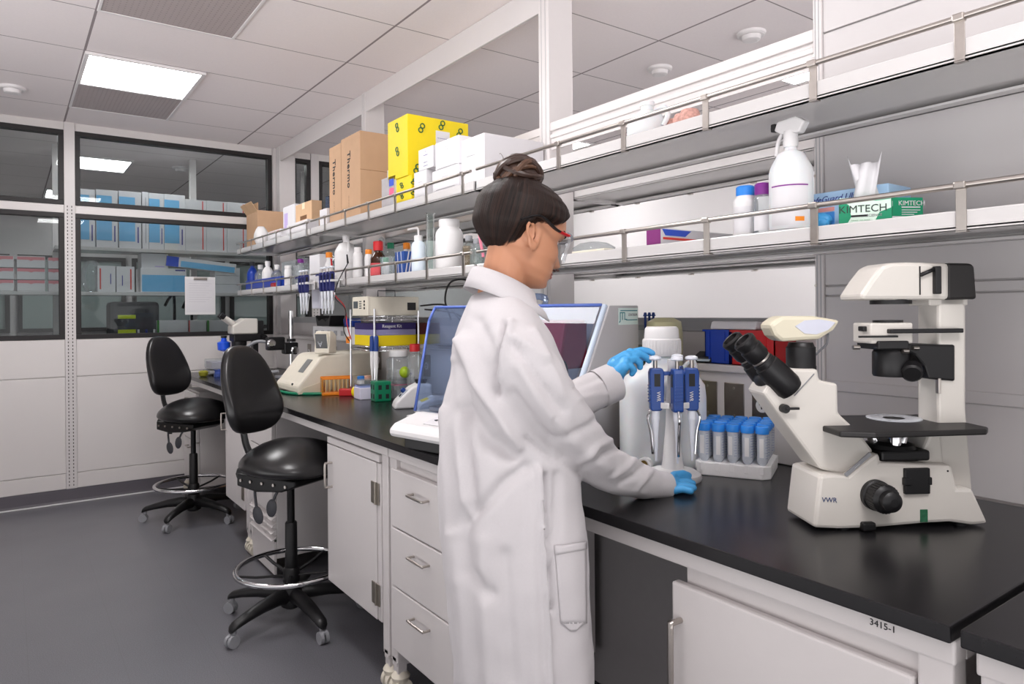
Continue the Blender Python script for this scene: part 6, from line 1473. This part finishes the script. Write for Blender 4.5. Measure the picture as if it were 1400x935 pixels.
MB().box(-.06, .04, -.035, .035, .17, .25, .01).box(-.17, -.05, -.03, .03, .20, .29, .01).build('clamp', black, t)
for x, z in ((.01, .195), (-.15, .25)): MB().lathe([(.028, 0), (.028, .012), (.02, .016)], 22, tr(x, -.038, z) @ rot(pi / 2, 'X')).build('clamp_knob', chrome, t)
MB().cyl((0, 0, .255), (0, 0, .275), .03, seg=20).build('collar', black, t)
MB().tube(spline([(-.1, 0, .24), (-.22, .05, .26), (-.3, .1, .18), (-.28, .0, .06), (-.12, -.1, .06)], 8), .011, 8).build('light_guide', greyp, t)
t = thing('balance', 'grey bench balance with pale cover beside the window wall', 'balance', (1.19, 5.44, BT)); MB().prism([(0, .012), (.24, .012), (.24, .045), (.0, .035)], 0, .22, 'y', bev=.004).build('body', greyp, t); MB().box(.01, .23, .01, .21, .045, .115, .006).build('cover', clear, t); MB().box(.02, .2, .02, .2, .046, .10, .004).build('weighing_pan', mat('pan_lilac', '#b9b4c0', .35), t)
MB().cyl((.02, .02, 0), (.02, .02, .014), .012).cyl((.2, .02, 0), (.2, .02, .014), .012).build('foot', black, t)
tag(MB().lathe([(.018, 0), (.03, .01), (.034, .035), (.02, .045)], 18).build('yellow_cup', mat('olive_cup', '#8d8a2a', .4), None, (1.14, 5.40, BT)), 'small olive cup at the front corner of the balance', 'cup')
tag(MB().lathe([(.03, 0), (.032, .01), (.024, .04), (.034, .055)], 18).build('blue_beaker', pane('blue_glass', '#9fb3e6', .3, 0, .3, '#5b78d0'), None, (1.22, 5.30, BT)), 'small blue tinted glass in front of the balance', 'glass')
t = thing('filter_holder', 'bright blue round filter funnel standing behind the balance', 'funnel', (1.33, 5.60, BT)); MB().cyl((0, 0, 0), (0, 0, .17), .012).lathe([(.04, 0), (.03, .03), (.012, .05)], 18).build('stem', plasticw, t); MB().lathe([(.02, .17), (.045, .18), (.048, .235), (.022, .245), (.018, .27)], 20).build('funnel', mat('funnel_blue', '#1b55dd', .35), t); MB().cyl((0, 0, .27), (0, 0, .285), .022).build('stopper', black, t)
# clipboard hanging on the partition glass
a, b = W(253, 378, 'y', 6.02), W(295, 430, 'y', 6.02)
t = thing('clipboard', 'white clipboard with a sheet of notes hanging on the window', 'clipboard', ((a.x + b.x) / 2, 6.028, b.z)); w, h = b.x - a.x, a.z - b.z; MB().box(-w / 2, w / 2, 0, .006, 0, h, .002).build('board', plasticw, t); MB().box(-w * .46, w * .46, -.002, 0, .02, h * .93).build('sheet', paper, t); MB().box(-.05, .05, -.008, 0, h * .93, h * .98, .003).cyl((-.05, -.006, h * .93), (.05, -.006, h * .93), .005).build('clip', steel, t)
ln = MB()
for k in range(9): ln.box(-w * .38, w * (.38 - .1 * (k % 3)), -.0026, -.002, h * (.82 - .06 * k), h * (.824 - .06 * k))
ln.build('writing_lines', mat('pencil_grey', '#a6a4ac', .6), t)
# ------------------------------------------------------------------ next room behind the partition glass
t = thing('rack_shelf', 'upper shelf of the next lab seen through the window, carrying the blue boxes', 'shelf', (0, 0, 0), 0, 'next lab shelves'); MB().box(.30, 2.4, 6.52, 6.85, 1.885, 1.915, .003).build('tray', shelfm, t); 
t2 = thing('rack_shelf', 'lower shelf of the next lab seen through the window, carrying gloves and tip boxes', 'shelf', (0, 0, 0), 0, 'next lab shelves'); MB().box(-1.6, 2.4, 6.52, 6.85, 1.525, 1.552, .003).build('tray', shelfm, t2)
t3 = thing('rack_shelf', 'highest shelf seen through the left window', 'shelf', (0, 0, 0), 0, 'next lab shelves'); MB().box(-1.6, .25, 6.9, 7.2, 1.82, 1.85, .003).build('tray', shelfm, t3)
tag(MB().box(-1.6, 2.4, 6.35, 7.1, .888, .914, .003).build('lab_worktop', topm), 'black worktop of the next lab behind the window', 'worktop')
tag(MB().box(-1.6, 2.4, 6.42, 7.05, .0, .885).build('base_cabinets', white), 'white base cabinets of the next lab behind the wall', 'cabinet')
for x in (.30, 1.35, 2.38, -1.55):
    tag(MB().box(x, x + .05, 6.86, 6.92, .92, ZC).build('rack_post', white), 'rack post of the next lab %s' % {.30: 'left of the blue boxes', 1.35: 'behind the striped cartons', 2.38: 'at the far right', -1.55: 'at the extreme left'}[x], 'post', 'next lab posts')
def gbox(label, pl, pr, pt, zb, y, dep, m, group, front=None, name='glove_carton', stripes=()):
    a, b = W(pl, pt, 'y', y), W(pr, pt, 'y', y); w, h = b.x - a.x, a.z - zb
    o = thing(name, label, 'box', (a.x, y, zb), 0, group); MB().box(0.001, w - .001, 0, dep, 0, h, .002).build('carton', m, o)
    for u0, u1, v0, v1, mm in stripes: MB().box(w * u0, w * u1, -.001, .0005, h * v0, h * v1).build('print', mm, o)
    return o
skyb2 = mat('glove_sky', '#6fb2e0', .5)
z1 = 1.916
for k, (a, b, pt) in enumerate(((100, 130, 257), (131, 161, 258.5), (162, 193, 260.5), (194, 203, 262), (203, 224, 263.5), (224, 253, 265))):
    gbox('%s white and sky blue carton from the left on the shelf behind the glass' % ('first', 'second', 'third', 'fourth', 'fifth', 'sixth')[k], a, b, pt, z1, 6.54, .25, paper, 'glove cartons in the next lab', stripes=[(.02, .72, .12, .9, skyb2), (.82, .88, .1, .38, pen)] if k != 3 else [(.5, .6, .1, .9, greyp)])
for k, (a, b, pt) in enumerate(((253, 282, 272), (282, 310, 274), (310, 337, 276))):
    gbox('plain white carton with thin red stripe, %s of three behind the glass' % ('left', 'middle', 'right')[k], a, b, pt, z1, 6.54, .25, paper, 'red striped cartons in the next lab', stripes=[(.80, .85, .03, .98, redl)])
z2 = 1.553
for k, (a, b, pt, st) in enumerate(((133, 158, 363, [(.12, .2, .1, .9, redl), (.7, .75, .3, .7, pen)]), (159, 184, 364, [(.75, .83, .1, .9, redl), (.3, .35, .25, .65, pen)]))):
    gbox(('white box with red stripe at its left side, lower shelf behind the glass', 'white box with red stripe at its right side, lower shelf behind the glass')[k], a, b, pt, z2, 6.54, .2, paper, 'small striped boxes in the next lab', stripes=st)
gbox('wide white and sky blue box lying on the lower shelf behind the glass', 192, 255, 366, z2, 6.54, .25, paper, None, stripes=[(.03, .97, .03, .72, skyb2), (.75, .97, .9, .96, pen)])
gbox('plain white box lying on the wide sky blue box behind the glass', 193, 230, 346, 1.718, 6.56, .2, paper, None, stripes=[(.5, .85, .3, .36, lilac)])
o = gbox('long white and sky blue box tilted on top of the pile behind the clipboard', 228, 324, 352, 0, 6.52, .15, paper, None, stripes=[(.2, .98, .05, .6, skyb2), (.0, .17, .0, 1, bluel)])
D.objects.remove(kids(o)[0]); [D.objects.remove(c) for c in kids(o)]
a, b = W(229, 350, 'y', 6.50), W(325, 365, 'y', 6.50); L = b.x - a.x; q = rot(math.atan2(.055, L), 'Y'); MB().box(0, L, 0, .14, -.085, 0, .003, q).build('carton', paper, o); MB().box(L * .2, L * .98, -.001, 0, -.08, -.03, 0, q).build('print', skyb2, o); MB().box(0, L * .17, -.001, 0, -.085, 0, 0, q).build('print', bluel, o); o.location = (a.x, 6.53, 1.865)
for k, (pt, zb, hh) in enumerate(((378, z2, .075), (378, z2 + .077, .075), (378, z2 + .154, .07))):
    a, b = W(294, 378, 'y', 6.54), W(328, 378, 'y', 6.54); tag(MB().box(0, b.x - a.x, 0, .2, 0, hh, .002).build('flat_box', paper, None, (a.x, 6.54, zb)), ('flat white box at the bottom of the pile right of the clipboard, behind the glass', 'flat white box in the middle of the pile right of the clipboard', 'flat white box on top of the pile right of the clipboard')[k], 'box', 'flat boxes in the next lab')
sack('plastic_bag', 'crumpled clear bag on the lower shelf behind the glass', 'bag', 600, 380, 1.503, 1.25, .1, clear)
for o in D.objects:
    if o.get('label') == 'crumpled clear bag on the lower shelf behind the glass': o.location = (.56, 6.67, z2)
tpk = mat('tip_pink', '#d9868e', .5)
for r_ in range(3):
    for c_ in range(3):
        a = W(-20 + 43 * c_, 398, 'y', 6.55); b = W(19 + 43 * c_, 398, 'y', 6.55)
        if c_ == 2: b.x = .33; 
        o = thing('tip_rack_box', 'white tip box with pink lid edge, %s row, %s column behind the left window' % (('bottom', 'middle', 'top')[r_], ('left', 'middle', 'right')[c_]), 'tip box', (a.x, 6.55, z2 + .09 * r_), 0, 'pink edged tip boxes behind the glass'); w = b.x - a.x
        MB().box(0, w, 0, .12, 0, .085, .003).build('base', paper, o); MB().prism([(w * .02, .085), (w * .98, .085), (w * .98, .062), (w * .6, .062), (w * .5, .054), (w * .4, .062), (w * .02, .062)], -.001, .0, 'y').build('lid_edge', tpk, o)
# dark bag with yellow stripes, machines and boxes on the next lab's worktop
p = W(178, 455, 'y', 6.6)
t = thing('equipment_bag', 'dark grey padded bag with two yellow stripes behind the glass', 'bag', (p.x, 6.55, BT)); MB().box(-.13, .24, 0, .25, 0, .56, .03).build('body', mat('bag_grey', '#4b4a4e', .8), t)
for z in (.30, .42): MB().box(-.07, .06, -.003, .0, z, z + .03).build('stripe', mat('hi_vis', '#c8d81e', .5), t)
t.location.x = .80
for k, (pl, pr) in enumerate(((215, 257), (258, 282), (283, 330))):
    gbox(('low white box with green edge left of the clipboard on the next worktop', 'low white box below the clipboard on the next worktop', 'low white box right of the clipboard on the next worktop')[k], pl, pr, 438, BT, 6.5, .2, paper, 'low boxes behind the glass', name='low_box', stripes=[(.0, .06, 0, 1, redl if k == 1 else ygreen), (.3, .8, .6, .64, greyp)])
for k, px in enumerate((190, 199, 208)):
    p = W(px, 440, 'y', 6.5); tag(MB().cyl((0, 0, 0), (.01 * (k - 1), 0, .33), .012, .008).build('marker_pen', (paper, pen, paper)[k], None, (p.x, 6.46, BT)), ('white stick standing left among the pens behind the glass', 'blue stick standing between two white ones behind the glass', 'white stick standing right among the pens behind the glass')[k], 'pen', 'pens behind the glass')
for k, (x, z, hh) in enumerate(((1.18, 1.3, .2), (1.32, 1.3, .18))):
    tag(MB().tube(spline([(x, 6.7, .92), (x, 6.7, z + hh), (x - .04, 6.68, z + hh + .01), (x - .08, 6.66, z + hh - .06)], 6), .012, 8).build('lab_stand_rod', black), ('dark bent rod left of the clipboard behind the glass', 'dark bent rod nearest the clipboard behind the glass')[k], 'rod', 'rods behind the glass')
# deep background of the next lab: second partition with dark window frames and a bench run
for k, x in enumerate((-1.2, .1, 1.4, 2.7)):
    fr = MB(); g = .05; x1 = x + 1.22
    for a in ((x, x1, 1.15, 1.2), (x, x1, 2.1, 2.15), (x, x + g, 1.2, 2.1), (x1 - g, x1, 1.2, 2.1)): fr.box(a[0], a[1], 10.93, 11.0, a[2], a[3])
    o = struct('window_%d' % (wn + k), fr, gasket); struct('glass', MB().box(x + g, x1 - g, 10.985, 10.99, 1.2, 2.1), mat('far_glass', '#8c9896', .1), parent=o)
tag(MB().box(-1.6, 1.2, 9.0, 9.6, .0, .914, .004).build('far_bench', white), 'white bench run deep in the next lab behind the left window', 'bench')
tag(MB().box(-1.6, .2, 9.1, 9.45, 1.75, 1.80, .003).build('far_shelf', shelfm), 'pale shelf deep in the next lab behind the left window', 'shelf')
tag(MB().box(-.9, -.2, 9.2, 9.5, .914, 1.3, .01).build('far_machine', dgrey), 'dark machine on the bench deep in the next lab', 'machine')
